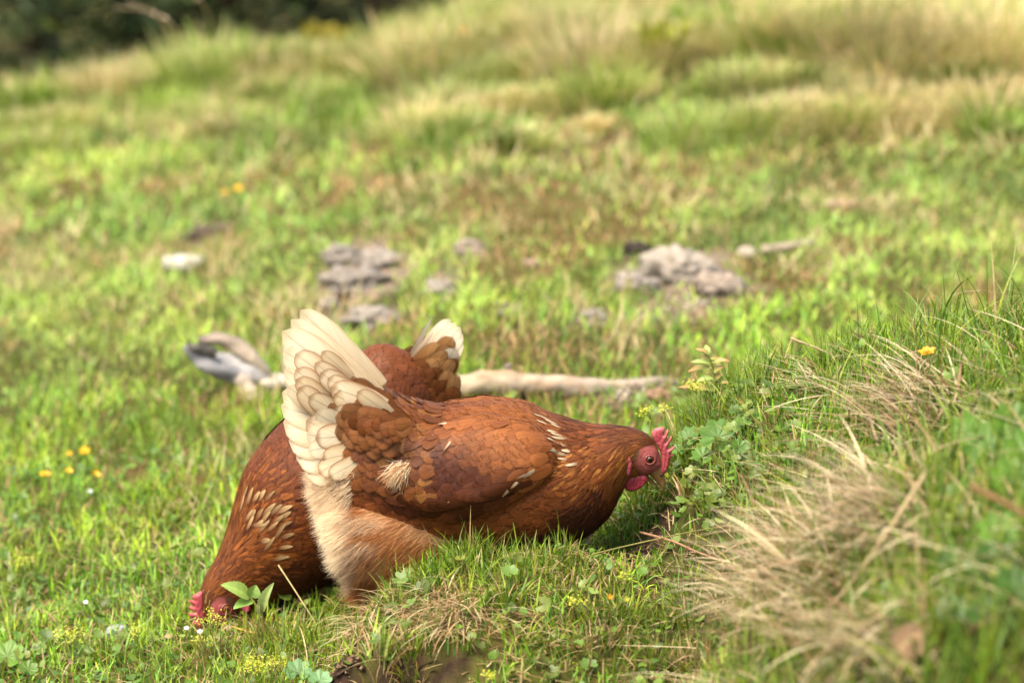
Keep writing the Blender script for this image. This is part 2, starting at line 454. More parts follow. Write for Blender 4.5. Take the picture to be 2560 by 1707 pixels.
def pick(pal, n, w=None):
    pal = np.array(pal)
    k = rng.choice(len(pal), n, p=None if w is None else np.array(w) / np.sum(w))
    return pal[k]

GREENS = [lin(128, 156, 40), lin(142, 164, 48), lin(106, 142, 42), lin(158, 174, 70), lin(90, 126, 40), lin(136, 164, 88), lin(166, 176, 58)]
DRYS = [lin(205, 180, 130), lin(190, 162, 112), lin(172, 138, 96), lin(214, 194, 150), lin(150, 116, 82)]
BROWNS = [lin(196, 162, 114), lin(178, 142, 98), lin(206, 174, 126), lin(160, 124, 86)]
TANS = [lin(222, 204, 160), lin(210, 188, 142), lin(196, 172, 126), lin(190, 184, 128)]

def scatter(x0, x1, y0, y1, dens, margin=420):
    n = int((x1 - x0) * (y1 - y0) * dens)
    x = rng.uniform(x0, x1, n); y = rng.uniform(y0, y1, n)
    z = H(x, y)
    px, py = proj(np.stack([x, y, z], -1))
    k = (px > -margin) & (px < 2560 + margin) & (py < 1707 + margin * 0.8) & (py > -300)
    return x[k], y[k], z[k], px[k], py[k]

def lawn(mb, reg, dens, hgt, wid, dry=0.15, seg=3, margin=420, lean=(0.05, 0.9)):
    x, y, z, px, py = scatter(*reg, dens, margin)
    n = len(x)
    soil = np.maximum(pmask(SOIL_PALE, x, y, 3), pmask(SOIL_DARK, x, y, 5))
    soil = np.maximum(soil, bare(x, y))
    br = pmask(BROWN, x, y, 7); ta = pmask(TAN, x, y, 9)
    cl = fbm(x * 9 + 1, y * 9, 17, 3)                 # clumps
    keep = rng.random(n) > np.clip(soil * 1.0, 0, 0.95)
    keep &= rng.random(n) > .6 * (px > 2230) * (py > 1120)
    keep &= rng.random(n) > (0.55 * br + 0.4 * (cl < 0.36))
    x, y, z, br, ta, cl = [a[keep] for a in (x, y, z, br, ta, cl)]
    n = len(x)
    P = np.stack([x, y, z - 0.003], -1)
    big = fbm(x * 2.2, y * 2.2, 41, 3)
    L = rng.uniform(*hgt, n) * (0.55 + 0.9 * cl) * (1 - 0.35 * br)
    W = rng.uniform(*wid, n)
    az = rng.uniform(0, 2 * math.pi, n)
    a0 = np.abs(rng.normal(0.25, 0.25, n)); a1 = a0 + np.abs(rng.normal(lean[0], lean[1], n))
    g = pick(GREENS, n) * np.array([1.02, 1.20, .95]) * (0.72 + 0.65 * big)[:, None]
    hue = fbm(x * 3.3 + 9, y * 3.3, 77, 2)[:, None]
    spot = fbm(x * 13 + 4, y * 6.5, 123, 3); g = g * (0.62 + 0.85 * sstep(.25, .75, spot))[:, None]
    pale = sstep(.58, .70, fbm(x * 5.2 + 11, y * 3.4, 211, 3)) * sstep(.2, 1.2, y) * .75
    ta = np.maximum(ta * (.35 + 1.1 * fbm(x * 7, y * 4, 401, 3)), pale * .6); br = np.maximum(br, .65 * sstep(.60, .72, fbm(x * 6.1 + 2, y * 4.1, 307, 3)) * sstep(-.3, 1.2, y))
    g = g * (1 + (hue - 0.5) * np.array([0.7, 0.1, -0.2]))
    fade = sstep(.8, 2.0, y)[:, None]; gm = g.mean(1, keepdims=True); g = g * (1 - .45 * fade) + (gm * np.array([1.10, 1.26, .55])) * .45 * fade
    g = g * (1 + .22 * fade)
    a0 = a0 + fade[:, 0] * rng.uniform(0, .8, n)
    isd = rng.random(n) < dry
    isb = rng.random(n) < br * 0.8
    ist = rng.random(n) < ta * 0.85
    CBs = np.where(isd[:, None], pick(DRYS, n), g)
    CBs = np.where(isb[:, None], pick(BROWNS, n), CBs)
    CBs = np.where(ist[:, None], pick(TANS, n), CBs)
    CT = CBs * rng.uniform(0.9, 1.2, (n, 1)) * np.array([1.06, 1.0, 0.9])
    L = np.where(ist, L * 1.5, L)
    flat = isd & (rng.random(n) < 0.6)
    a0 = np.where(flat, rng.uniform(0.9, 1.45, n), a0); a1 = np.where(flat, a0 + rng.uniform(-0.2, 0.35, n), a1)
    V, F, C = blades(P, L, W, az, a0, a1, CBs, CT, seg)
    mb.add(V, F, C)

def tussock(mb, c, n, R, L, pal, pw, lean=0.7, wid=(0.002, 0.0035), comb=None, fall=0.5, seg=5):
    """a tuft: blades that spread from a common foot"""
    r = R * np.sqrt(rng.random(n)); th = rng.uniform(0, 2 * math.pi, n)
    x = c[0] + r * np.cos(th); y = c[1] + r * np.sin(th)
    P = np.stack([x, y, H(x, y) - 0.004], -1)
    az = th + rng.normal(0, 0.5, n)
    if comb is not None:
        az = np.where(rng.random(n) < comb[1], comb[0] + rng.normal(0, 0.45, n), az)
    a0 = lean * (r / R) * rng.uniform(0.3, 1.0, n); a1 = a0 + np.abs(rng.normal(fall, 0.4, n))
    LL = L * rng.uniform(0.55, 1.15, n)
    cb = pick(pal, n, pw) * rng.uniform(0.75, 1.2, (n, 1)); ct = cb * np.array([1.1, 1.03, 0.95])
    V, F, C = blades(P, LL, rng.uniform(*wid, n), az, a0, a1, cb, ct, seg)
    mb.add(V, F, C)

def shorts():
    mb = MB()
    lawn(mb, (-0.85, 1.0, -1.15, -0.30), 20000, (0.014, 0.040), (0.0013, 0.0030), 0.20)
    lawn(mb, (-0.85, 0.75, -0.30, 0.32), 27000, (0.014, 0.040), (0.0012, 0.0031), 0.27, 4)
    lawn(mb, (-1.3, 1.3, 0.32, 1.2), 13000, (0.018, 0.046), (0.0018, 0.0038), 0.14, margin=800)
    lawn(mb, (-1.9, 1.9, 1.2, 2.6), 11000, (0.018, 0.042), (0.0026, 0.0048), 0.2, margin=1100)
    lawn(mb, (-3.0, 3.0, 2.6, 5.6), 6500, (0.022, 0.058), (0.004, 0.007), 0.2, margin=1300)
    o = mb.build("grass", M_GRASS, None)
    tag(o, "short bright green lawn grass covering the whole slope", "grass", kind="stuff")
shorts()

def far_tops():
    mb = MB()
    x = rng.uniform(-2.4, 2.4, 9000); y = rng.uniform(3.4, 5.1, 9000)
    k = fbm(x * 2.2, y * 1.6, 66, 3) > 0.46
    x, y = x[k], y[k]; n = len(x)
    ta = pmask(TAN, x, y, 9)
    c = np.where((rng.random(n) < .15 + .5 * ta)[:, None], pick(TANS, n), pick([lin(160, 172, 90), lin(140, 160, 66), lin(110, 140, 46)], n)) * (.65 + .95 * sstep(.3, .7, fbm(x * 6, y * 3, 71, 3)))[:, None]
    a0 = np.abs(rng.normal(.4, .4, n))
    V, F, C = blades(np.stack([x, y, H(x, y)], -1), rng.uniform(.05, .13, n), rng.uniform(.003, .006, n), rng.uniform(0, 6.28, n), a0, a0 + np.abs(rng.normal(.5, .4, n)), c, c * 1.08, 4)
    mb.add(V, F, C)
    tag(mb.build("far_grass", M_GRASS, None), "loose knee high grass thinning out below the brow", "grass", kind="stuff")
far_tops()

def tall_far():
    mb = MB()
    GR = [lin(172, 184, 108), lin(148, 170, 76), lin(112, 142, 48), lin(188, 192, 134)]
    spots = [(560, 230, .12, .26, .35), (450, 200, .12, .25, .4), (700, 190, .12, .26, .45), (830, 200, .12, .26, .4), (330, 220, .10, .22, .4), (220, 260, .10, .22, .55), (100, 300, .10, .2, .3),
             (930, 260, .10, .24, .1), (820, 270, .09, .2, .05), (420, 270, .09, .2, .05), (1060, 220, .12, .27, .65), (980, 170, .1, .26, .6), (1140, 200, .1, .25, .55), (1180, 90, .12, .24, .6),
             (1400, 160, .14, .26, .75), (1540, 190, .14, .26, .9), (1480, 130, .1, .2, .1), (1300, 90, .12, .22, .7), (1640, 100, .1, .2, .5), (1750, 60, .1, .2, .5), (1900, 120, .12, .25, .7), (2000, 150, .12, .26, .8),
             (2110, 140, .12, .26, .6), (2200, 160, .14, .26, .85), (2330, 150, .14, .28, .85), (2460, 140, .14, .28, .8), (2540, 190, .14, .25, .7), (1960, 90, .1, .24, .5), (2250, 300, .14, .18, .95), (2150, 310, .14, .18, .95),
             (2060, 320, .1, .15, .9), (2420, 310, .12, .18, .9), (2330, 280, .12, .2, .95), (2520, 300, .1, .18, .9), (60, 360, .1, .2, .15), (170, 340, .1, .18, .3), (640, 130, .1, .2, .5), (760, 120, .1, .2, .4), (880, 110, .1, .2, .45),
             (1000, 90, .1, .2, .5), (1090, 60, .1, .2, .55), (520, 140, .1, .2, .45), (400, 150, .1, .2, .35)]
    extra = [(rng.uniform(0, 2560), 60 + 300 * rng.random() ** 1.6, rng.uniform(.05, .11), rng.uniform(.10, .2), rng.random()) for _ in range(150)]
    for px, py, R, L, dry in spots + extra:
        for q in range(2):
            c = hit(px + rng.uniform(-60, 60), max(py + rng.uniform(-30, 40), 60))
            L *= .72
            if py > 250: L = min(L, .09)
            d = np.clip((dry - .12) + rng.uniform(-.45, .35), 0, 1)
            k = rng.integers(0, 4); w1 = [.15] * 4; w1[k] += 1; k = rng.integers(0, 4); w2 = [.15] * 4; w2[k] += 1
            tone = rng.uniform(.65, 1.5)
            tussock(mb, c, 260, R * rng.uniform(.6, 1.1), L * rng.uniform(0.6, 1.15), [g * tone for g in GR + TANS], [(1 - d) * a for a in w1] + [d * a for a in w2], 0.7, (0.003, 0.006), None, 0.6)
    for px, py, R, L, dk in [(1560, 190, .16, .17, 0), (1470, 180, .05, .14, 1), (1390, 150, .14, .16, 0), (1090, 210, .13, .16, 0), (1190, 170, .08, .15, 1), (1000, 190, .10, .15, 0), (870, 190, .12, .12, 1), (420, 250, .12, .13, 1), (540, 190, .12, .14, 0), (260, 270, .07, .15, 0),
                              (2120, 150, .15, .18, 0), (2210, 130, .06, .16, 1), (2330, 180, .18, .18, 0), (2480, 190, .16, .18, 0), (2000, 160, .12, .15, 1), (2200, 285, .2, .07, 0), (2060, 320, .14, .07, 0), (2480, 270, .12, .08, 0), (1880, 140, .12, .14, 0), (90, 300, .08, .13, 1), (640, 200, .1, .13, 1), (1680, 130, .09, .13, 1), (740, 210, .12, .13, 0)]:
        c = hit(px, py)
        pal = [lin(104, 132, 36), lin(122, 146, 46), lin(88, 112, 34)] if dk else TANS + [lin(226, 208, 160)]
        tussock(mb, c, 420, R, L, [a * 1.1 for a in pal], None, 0.8, (0.003, 0.006), None, 0.6)
    o = mb.build("tall_grass", M_GRASS, None)
    tag(o, "tall pale tussocks of half dry grass along the far brow", "tall grass", kind="stuff")
tall_far()

def bank_grass():
    mb = MB()
    # matted dead grass hanging down the near face of the bank, combed down and to the left
    n = 26000
    n = 46000; x = rng.uniform(0.10, 0.98, n); y = rng.uniform(-1.15, 0.12, n)
    px, py = proj(np.stack([x, y, H(x, y)], -1))
    dens = np.maximum.reduce([sstep(0, 1, 1.35 - np.hypot((px - 2340) / 230, (py - 1050) / 90)), sstep(0, 1, 1.35 - np.hypot((px - 2130) / 270, (py - 1420) / 240)),
                              0.9 * sstep(0, 1, 1.3 - np.hypot((px - 2070) / 80, (py - 1010) / 60)), 0.1 * sstep(0, 1, 1.3 - np.hypot((px - 2450) / 180, (py - 860) / 130)),
                              0.9 * sstep(0, 1, 1.3 - np.hypot((px - 2220) / 130, (py - 1580) / 170)), 0.05 + 0 * px])
    k = (rng.random(n) < dens * 1.1 * np.where(py < 1120, .42, 1) * np.clip(3.2 * (fbm(x * 16, y * 16, 55, 3) - .32), .05, 1.2)) & (px < 2900) & (px > 1740) & ((py > 1180) | (px > 1960))
    x, y = x[k], y[k]; n = len(x)
    P = np.stack([x, y, H(x, y) + rng.uniform(0.0, 0.012, n)], -1)
    az = math.pi * (1.12 + .25 * (fbm(x * 9, y * 9, 57, 2) - .5) * 4) + rng.normal(0, 0.85, n) + 0.8 * (fbm(x * 6, y * 6, 5, 2) - 0.5)
    a0 = rng.uniform(0.5, 1.4, n); a1 = rng.uniform(1.3, 2.0, n)
    L = rng.uniform(0.04, 0.13, n) * np.where(y < -.3, 1.1, np.clip((px[k] - 1650) / 500, .45, 1.0))
    c = pick([lin(238, 216, 172), lin(220, 192, 146), lin(190, 156, 116), lin(232, 212, 170), lin(140, 106, 74)], n) * rng.uniform(0.5, 1.15, (n, 1))
    V, F, C = blades(P, L, rng.uniform(0.0010, 0.0042, n), az, a0, a1, c, c * 1.08, 6)
    mb.add(V, F, C)
    o = mb.build("dry_grass", M_DRY, None)
    tag(o, "matted straw coloured dead grass draped over the right bank", "dry grass", kind="stuff")
    mb = MB()
    # longer green blades of the bank and its skyline
    def longs(n, x0, x1, y0, y1, L, W, f=None, fall=0.7):
        x = rng.uniform(x0, x1, n); y = rng.uniform(y0, y1, n)
        if f is not None:
            px, py = proj(np.stack([x, y, H(x, y)], -1)); k = rng.random(n) < f(px, py); x, y = x[k], y[k]
        px, py = proj(np.stack([x, y, H(x, y)], -1))
        k = ~((px > 1440) & (px < 1830) & (py > 1120) & (y < 0.03)); k &= bare(x, y) < .3
        x, y = x[k], y[k]; n = len(x)
        P = np.stack([x, y, H(x, y) - 0.003], -1)
        c = pick(GREENS + DRYS[:2], n, [1.2, 1, 1.5, .8, 1.5, 1.2, .5, .35, .35]) * rng.uniform(0.7, 1.1, (n, 1))
        a0 = np.abs(rng.normal(0.25, 0.25, n))
        V, F, C = blades(P, rng.uniform(*L, n), rng.uniform(*W, n), rng.uniform(0, 6.283, n), a0, a0 + np.abs(rng.normal(fall, 0.5, n)), c, c * np.array([1.1, 1.05, .95]), 6)
        mb.add(V, F, C)
    longs(5200, 0.14, 0.95, -0.6, 0.2, (0.025, 0.065), (0.0011, 0.0022), None)
    longs(2600, 0.36, 0.95, -0.3, 0.05, (0.03, 0.075), (0.0012, 0.0028), None)
    longs(420, 0.4, 0.95, -0.55, 0.0, (0.07, 0.14), (0.0014, 0.0028), None)
    longs(1900, 0.25, 0.85, -1.05, -0.35, (0.05, 0.11), (0.002, 0.004), lambda px, py: (px > 2250) * (py > 1000) * 1.0, 0.6)
    longs(5600, 0.1, 0.6, -1.05, -0.25, (0.05, 0.10), (0.0016, 0.003), lambda px, py: 0.8 * (py > 1250), 0.8)
    # knots of coarser grass give the turf its lumps
    for q in range(150):
        if q < 34: p = hit(rng.uniform(960, 1500), rng.uniform(1360, 1640))
        elif q < 60: p = hit(rng.uniform(1560, 2100), rng.uniform(900, 1250))
        elif q < 85: p = hit(rng.uniform(1400, 1950), rng.uniform(1400, 1700))
        else: p = hit(rng.uniform(0, 1000), rng.uniform(1000, 1700))
        if -0.14 < p[0] < 0.2 and p[1] > -0.06: continue
        tn = rng.uniform(.7, 1.1); dr = rng.random() < .3
        tussock(mb, p, int(rng.uniform(35, 80)), rng.uniform(.010, .026), rng.uniform(.025, .045), [g * tn for g in GREENS + DRYS], [1] * 7 + [2.2 if dr else .15] * 5, 0.9, (0.0013, 0.0032), None, 0.5)
    # fringe in front of the front hen's belly
    longs(900, -0.13, 0.14, -0.18, -0.09, (0.022, 0.050), (0.0011, 0.0026), None, 0.35)
    longs(60, -0.10, 0.10, -0.17, -0.10, (0.05, 0.075), (0.0010, 0.0018), None, 0.35)
    longs(500, -0.35, -0.1, -0.22, 0.02, (0.03, 0.07), (0.0011, 0.0022), None, 0.7)
    longs(1500, 0.15, 0.34, 0.03, 0.22, (0.03, 0.075), (0.0012, 0.0028), None, 0.7)
    longs(500, 0.08, 0.3, -0.12, 0.12, (0.03, 0.07), (0.0010, 0.002), None, 0.8)
    longs(500, -0.75, -0.2, -0.25, 0.8, (0.03, 0.07), (0.0012, 0.0026), None, 0.7)
    o = mb.build("long_grass", M_GRASS, None)
    tag(o, "longer green blades on the bank and round the hens", "long grass", kind="stuff")
    # dead thatch at the broken left edge of the hummock and pale litter in the turf
    mb = MB()
    n = 2600
    n = 5600; x = rng.uniform(-0.26, 0.12, n); y = rng.uniform(-0.32, -0.10, n)
    px, py = proj(np.stack([x, y, H(x, y)], -1))
    dens = np.maximum(sstep(0, 1, 1.4 - np.hypot((px - 900) / 150, (py - 1560) / 60)), sstep(0, 1, 1.3 - np.hypot((px - 1110) / 150, (py - 1560) / 70)))
    k = rng.random(n) < np.clip(dens, .08, 1) * (.12 + 1.0 * (fbm(x * 30, y * 30, 777, 2) > .5))
    x, y = x[k], y[k]; n = len(x)
    P = np.stack([x, y, H(x, y) + rng.uniform(0.002, 0.010, n)], -1)
    c = pick(DRYS, n) * rng.uniform(0.8, 1.15, (n, 1))
    V, F, C = blades(P, rng.uniform(0.02, 0.075, n), rng.uniform(0.0009, 0.0024, n), math.pi * 1.3 + rng.normal(0, 1.2, n), rng.uniform(0.6, 1.5, n), rng.uniform(1.6, 2.6, n), c, c * 1.1, 6)
    mb.add(V, F, C)
    n = 2500
    x, y, z, px, py = scatter(-0.8, 0.9, -0.6, 0.7, 6500)
    k = (rng.random(len(x)) < .3 + .9 * (fbm(x * 8, y * 8, 501, 3) > .52)); x, y, z = x[k], y[k], z[k]
    n = len(x)
    P = np.stack([x, y, z + rng.uniform(0.002, 0.016, n)], -1)
    c = pick(DRYS + BROWNS, n)
    V, F, C = blades(P, rng.uniform(0.008, 0.035, n), rng.uniform(0.0008, 0.0022, n), rng.uniform(0, 6.28, n), rng.uniform(1.1, 1.6, n), rng.uniform(1.2, 1.9, n), c, c * 1.1, 3)
    mb.add(V, F, C)
    o = mb.build("thatch", M_DRY, None)
    tag(o, "dead straw thatch lying in the turf of the hummock", "thatch", kind="stuff")
bank_grass()

def leaf_fan(c, R, nrm, lobes, open_, colr, mb, cup=0.25, az=0.0, rings=4, n=40, teeth=0.05):
    """one rounded, lobed leaf blade around its stalk point c"""
    nrm = unit(np.asarray(nrm, float))
    a = unit(np.cross(nrm, [0.3, 0.9, 0.2])); b = np.cross(nrm, a)
    th = np.linspace(-math.pi + open_, math.pi - open_, n)
    ro = R * (0.80 + 0.20 * np.abs(np.cos(th * lobes / 2 * (math.pi / (math.pi - open_)))) ** 0.6 + teeth * np.abs(np.sin(th * lobes * 3)))
    rr = np.linspace(0.02, 1, rings)
    pleat = 0.07 * R * np.cos(th * lobes * (math.pi / (math.pi - open_)))
    r = rr[:, None] * ro[None, :]
    V = np.asarray(c) + r[..., None] * (np.cos(th + az)[None, :, None] * a + np.sin(th + az)[None, :, None] * b) + (cup * R * rr[:, None] ** 2 + pleat[None, :] * rr[:, None])[..., None] * nrm
    C = np.asarray(colr) * (0.85 + 0.25 * rr[:, None, None]) * np.ones((rings, n, 3))
    mb.add(V, grid_faces(1, rings, n), C.reshape(-1, 3))

def crumbs():
    mb = MB()
    for (lst, n, r0, r1, cols, sd) in ((SOIL_DARK, 2600, .0012, .0050, [lin(84, 62, 48), lin(110, 84, 64), lin(60, 44, 36), lin(140, 112, 88)], 5), (SOIL_PALE, 1500, .002, .008, [lin(168, 148, 128), lin(148, 128, 110), lin(124, 104, 90), lin(184, 168, 150)], 3)):
        x = np.concatenate([rng.normal(c[0], c[2] * .55, n // len(lst)) for c in lst]); y = np.concatenate([rng.normal(c[1], c[3] * .55, n // len(lst)) for c in lst])
        k = np.maximum(pmask(lst, x, y, sd), bare(x, y)) > .3
        x, y = x[k], y[k]; m = len(x)
        r = r0 + (r1 - r0) * rng.random(m) ** 3
        o = np.array([[1, 0, 0], [-1, 0, 0], [0, 1, 0], [0, -1, 0], [0, 0, 1], [0, 0, -1.]])
        V = np.stack([x, y, H(x, y) + r * .3], -1)[:, None, :] + (r[:, None] * rng.uniform(.6, 1.3, (m, 6)))[..., None] * unit(o[None] + rng.normal(0, .25, (m, 6, 3)))
        t = np.array([[0, 2, 4], [2, 1, 4], [1, 3, 4], [3, 0, 4], [2, 0, 5], [1, 2, 5], [3, 1, 5], [0, 3, 5]])
        mb.add(V.reshape(-1, 3), (t[None] + (np.arange(m) * 6)[:, None, None]).reshape(-1, 3), np.repeat(pick(cols, m), 6, 0))
    tag(mb.build("soil_crumbs", M_EARTH, None, False), "crumbs of loose earth over the bare patches", "soil", kind="stuff")
crumbs()

def ground_leaves():
    mb = MB()
    x, y, z, px, py = scatter(-0.8, 0.8, -0.8, 1.0, 2200)
    k = rng.random(len(x)) < 0.25 + 0.9 * (fbm(x * 7, y * 7, 91, 2) > 0.5)
    k &= np.maximum(pmask(SOIL_DARK, x, y, 5), pmask(SOIL_PALE, x, y, 3)) < 0.4
    x, y, z = x[k], y[k], z[k]; n = len(x)
    # many small oval leaflets of clover and other turf herbs
    R = rng.uniform(0.003, 0.0085, n); h = rng.uniform(0.006, 0.022, n)
    nr = unit(np.stack([rng.normal(0, .45, n), rng.normal(-0.15, .45, n), np.ones(n)], -1))
    a = unit(np.cross(nr, np.stack([rng.normal(0, 1, n), rng.normal(0, 1, n), np.zeros(n)], -1))); b = np.cross(nr, a)
    th = np.linspace(0, 2 * math.pi, 9)[:-1]
    ring = np.stack([x, y, z + h], -1)[:, None, :] + R[:, None, None] * (np.cos(th)[None, :, None] * a[:, None, :] + (0.62 * np.sin(th))[None, :, None] * b[:, None, :]) + (0.25 * R[:, None] * np.cos(th)[None, :] ** 2)[..., None] * nr[:, None, :]
    V = np.concatenate([np.stack([x, y, z + h], -1)[:, None, :], ring], 1)
    j = np.arange(8)
    tri = np.stack([np.zeros(8, int), 1 + j, 1 + (j + 1) % 8], -1)
    F = (tri[None] + (np.arange(n) * 9)[:, None, None]).reshape(-1, 3)
    c = pick([lin(96, 130, 38), lin(114, 144, 44), lin(84, 114, 40), lin(130, 152, 60), lin(150, 122, 64)], n, [1, 1, 1, .7, .25]) * rng.uniform(.8, 1.15, (n, 1))
    mb.add(V.reshape(-1, 3), F, np.repeat(c, 9, 0))
    # lobed leaves spread under the hen's head and on the bank
    for q in range(330):
        if q < 170: p = hit(rng.uniform(1600, 1990), rng.uniform(1010, 1340))
        elif q < 240: p = hit(rng.uniform(2150, 2560), rng.uniform(850, 1650))
        else: p = hit(rng.uniform(0, 1500), rng.uniform(1380, 1707))
        leaf_fan(p + np.array([0, 0, rng.uniform(0.01, 0.035)]), rng.uniform(0.005, 0.011), [rng.normal(0, .5), rng.normal(-.35, .3), 1], 7, rng.uniform(.2, .6), lin(118, 140, 56) * rng.uniform(.5, 1.1) * np.array([rng.uniform(.85, 1.25), 1, 1]), mb, az=rng.uniform(0, 6.28), rings=3, n=22)
    o = mb.build("ground_leaves", M_LEAF, None)
    tag(o, "small round herb leaves scattered through the turf", "herb leaves", kind="stuff")
ground_leaves()

# ------------------------------------------------------------------ hens
class Loft:
    """a body skin through oval sections: tops/bottoms given where the photo shows them in the bird's own upright plane"""
    def __init__(s, tops, bots, hw, Yf, side):
        s.K = len(tops)
        t = unproj([p[0] for p in tops], [p[1] for p in tops], [Yf(p[0]) for p in tops])
        b = unproj([p[0] for p in bots], [p[1] for p in bots], [Yf(p[0]) for p in bots])
        s.C = (t + b) / 2; s.U = (t - b) / 2
        s.W = np.asarray(hw, float)[:, None] * np.asarray(side, float)[None, :]
        s.disp = None
    def raw(s, q, th):
        C = catmull(s.C, q); U = catmull(s.U, q); W = catmull(s.W, q)
        return C + np.cos(th)[..., None] * U + np.sin(th)[..., None] * W
    def normal(s, q, th):
        e = 0.02
        q1 = np.clip(q + e, 0, s.K - 1); q0 = np.clip(q - e, 0, s.K - 1)
        n = np.cross(s.raw(q1, th) - s.raw(q0, th), s.raw(q, th + e) - s.raw(q, th - e))
        out = s.raw(q, th) - catmull(s.C, q)
        n = unit(n)
        return n * np.sign(np.sum(n * out, -1, keepdims=True) + 1e-9)
    def ev(self, q, th, off=0.0):
        P = self.raw(q, th); n = self.normal(q, th)
        d = np.asarray(off, float)
        if self.disp is not None:
            d = d + self.disp(*proj(self.raw(q, np.abs(th))))
        return P + n * np.asarray(d)[..., None]
    def grid(self, nq, nt, q0=0, q1=None):
        q = np.linspace(q0, self.K - 1 if q1 is None else q1, nq); th = np.linspace(-math.pi, math.pi, nt)
        Q, T = np.meshgrid(q, th, indexing='ij')
        return Q, T

def vane(v, kind):
    if kind == 'round':
        return np.where(v < 0.6, 0.55 + 0.45 * np.sin(np.clip(v / 0.6, 0, 1) * math.pi / 2), np.sqrt(np.maximum(1 - ((v - 0.6) / 0.4) ** 2, 0)) * 0.97 + 0.03)
    if kind == 'lance':
        return np.where(v < 0.35, 0.6 + 0.4 * v / 0.35, (np.maximum(1 - ((v - 0.35) / 0.65) ** 1.8, 0)) ** 0.8 * 0.96 + 0.04)
    return np.where(v < 0.62, 0.5 + 0.5 * (v / 0.62) ** 0.7, np.sqrt(np.maximum(1 - ((v - 0.62) / 0.38) ** 2.1, 0)) * 0.96 + 0.04)   # 'long'

def coat(mb, S, q0, th0, phi, L, Wd, lift, cA, cB, kind='round', nu=5, nv=6, base=0.0, camber=0.07, r=rng):
    """contour feathers laid like shingles on the skin S, tips towards the tail"""
    n = len(q0); e = 0.03
    P = S.raw(q0, th0)
    ls = np.linalg.norm(S.raw(np.clip(q0 + e, 0, S.K - 1), th0) - S.raw(np.clip(q0 - e, 0, S.K - 1), th0), axis=-1) / (2 * e) + 1e-4
    lt = np.linalg.norm(S.raw(q0, th0 + e) - S.raw(q0, th0 - e), axis=-1) / (2 * e) + 1e-4
    v = np.linspace(0, 1, nv); u = np.linspace(-1, 1, nu)
    w = vane(v, kind)
    a = L[:, None, None] * v[None, :, None] * np.ones((1, 1, nu))
    b = 0.5 * Wd[:, None, None] * w[None, :, None] * u[None, None, :]
    sg = np.sign(th0)[:, None, None]; sg = np.where(sg == 0, 1, sg)
    c, s_ = np.cos(phi)[:, None, None], np.sin(phi)[:, None, None]
    q = q0[:, None, None] + (-a * c + b * s_) / ls[:, None, None]
    th = th0[:, None, None] + sg * (a * s_ + b * c) / lt[:, None, None]
    q = np.clip(q, 0.0, S.K - 1.0)
    tilt = r.normal(0, 0.06, n)[:, None, None]
    off = base + lift[:, None, None] * v[None, :, None] ** 1.4 - camber * Wd[:, None, None] * w[None, :, None] * (u[None, None, :] ** 2) * 0.5 + tilt * b + 0.0006
    V = S.ev(q, th, off)
    C = cA[:, None, None, :] * (1 - v[None, :, None, None]) + cB[:, None, None, :] * v[None, :, None, None] + 0 * u[None, None, :, None]
    idv = r.random(n)
    UV = np.stack([np.broadcast_to(u[None, None, :], (n, nv, nu)), np.broadcast_to(v[None, :, None], (n, nv, nu)), np.broadcast_to(idv[:, None, None], (n, nv, nu))], -1)
    mb.add(V.reshape(-1, 3), grid_faces(n, nv, nu), C.reshape(-1, 3), UV.reshape(-1, 3))

def quill(mb, root, tip, up, W, cA, cB, rim=None, kind='long', nu=11, nv=16, bow=0.08, camber=0.05, fid=None, sag=0.0):
    """one big feather from root to tip; `up` is the way its face looks"""
    root, tip, up = [np.asarray(a, float) for a in (root, tip, up)]
    ax = tip - root; L = np.linalg.norm(ax); ax = ax / L
    up = unit(up - ax * (up @ ax)); sd = np.cross(ax, up)
    v = np.linspace(0, 1, nv); u = np.linspace(-1, 1, nu)
    w = vane(v, kind)
    V = root + L * v[:, None, None] * ax + (0.5 * W * w[:, None] * u[None, :])[..., None] * sd
    V = V + (bow * L * np.sin(v * math.pi)[:, None] - camber * W * w[:, None] * u[None, :] ** 2)[..., None] * up + (sag * L * v ** 2)[:, None, None] * sd
    edge = np.maximum(np.abs(u)[None, :] ** 4 * sstep(0.2, 0.5, v)[:, None], sstep(0.84, 1.0, v)[:, None] + 0 * u[None, :])
    C = np.asarray(cA)[None, None] * (1 - v[:, None, None]) + np.asarray(cB)[None, None] * v[:, None, None] + 0 * u[None, :, None]
    if rim is not None:
        e = (edge * rim[1])[..., None]
        C = C * (1 - e) + np.asarray(rim[0]) * e
    f = rng.random() if fid is None else fid
    UV = np.stack([np.broadcast_to(u[None, :], (nv, nu)), np.broadcast_to(v[:, None], (nv, nu)), np.full((nv, nu), f)], -1)
    mb.add(V.reshape(-1, 3), grid_faces(1, nv, nu), C.reshape(-1, 3), UV.reshape(-1, 3))

def strands(mb, P, D, L, W, C, droop=0.25, seg=3):
    n = len(P)
    t = np.linspace(0, 1, seg + 1)
    D = unit(D)
    g = np.array([0, 0, -1.0])
    jit = rng.normal(0, 0.18, (n, 3)) + 0.5 * np.stack([fbm(P[:, 0] * 70, P[:, 2] * 70 + P[:, 1] * 40, 5 + i, 2) - .5 for i in range(3)], -1)
    cen = P[:, None, :] + L[:, None, None] * (t[None, :, None] * D[:, None, :] + (t ** 2)[None, :, None] * (droop * g + jit)[:, None, :])
    sid = unit(np.cross(D, rng.normal(0, 1, (n, 3))))
    w = W[:, None] * (1 - 0.9 * t)[None, :]
    V = np.stack([cen - .5 * w[..., None] * sid[:, None], cen + .5 * w[..., None] * sid[:, None]], 2)
    CC = np.broadcast_to(C[:, None, None, :], (n, seg + 1, 2, 3))
    mb.add(V.reshape(-1, 3), grid_faces(n, seg + 1, 2), CC.reshape(-1, 3))

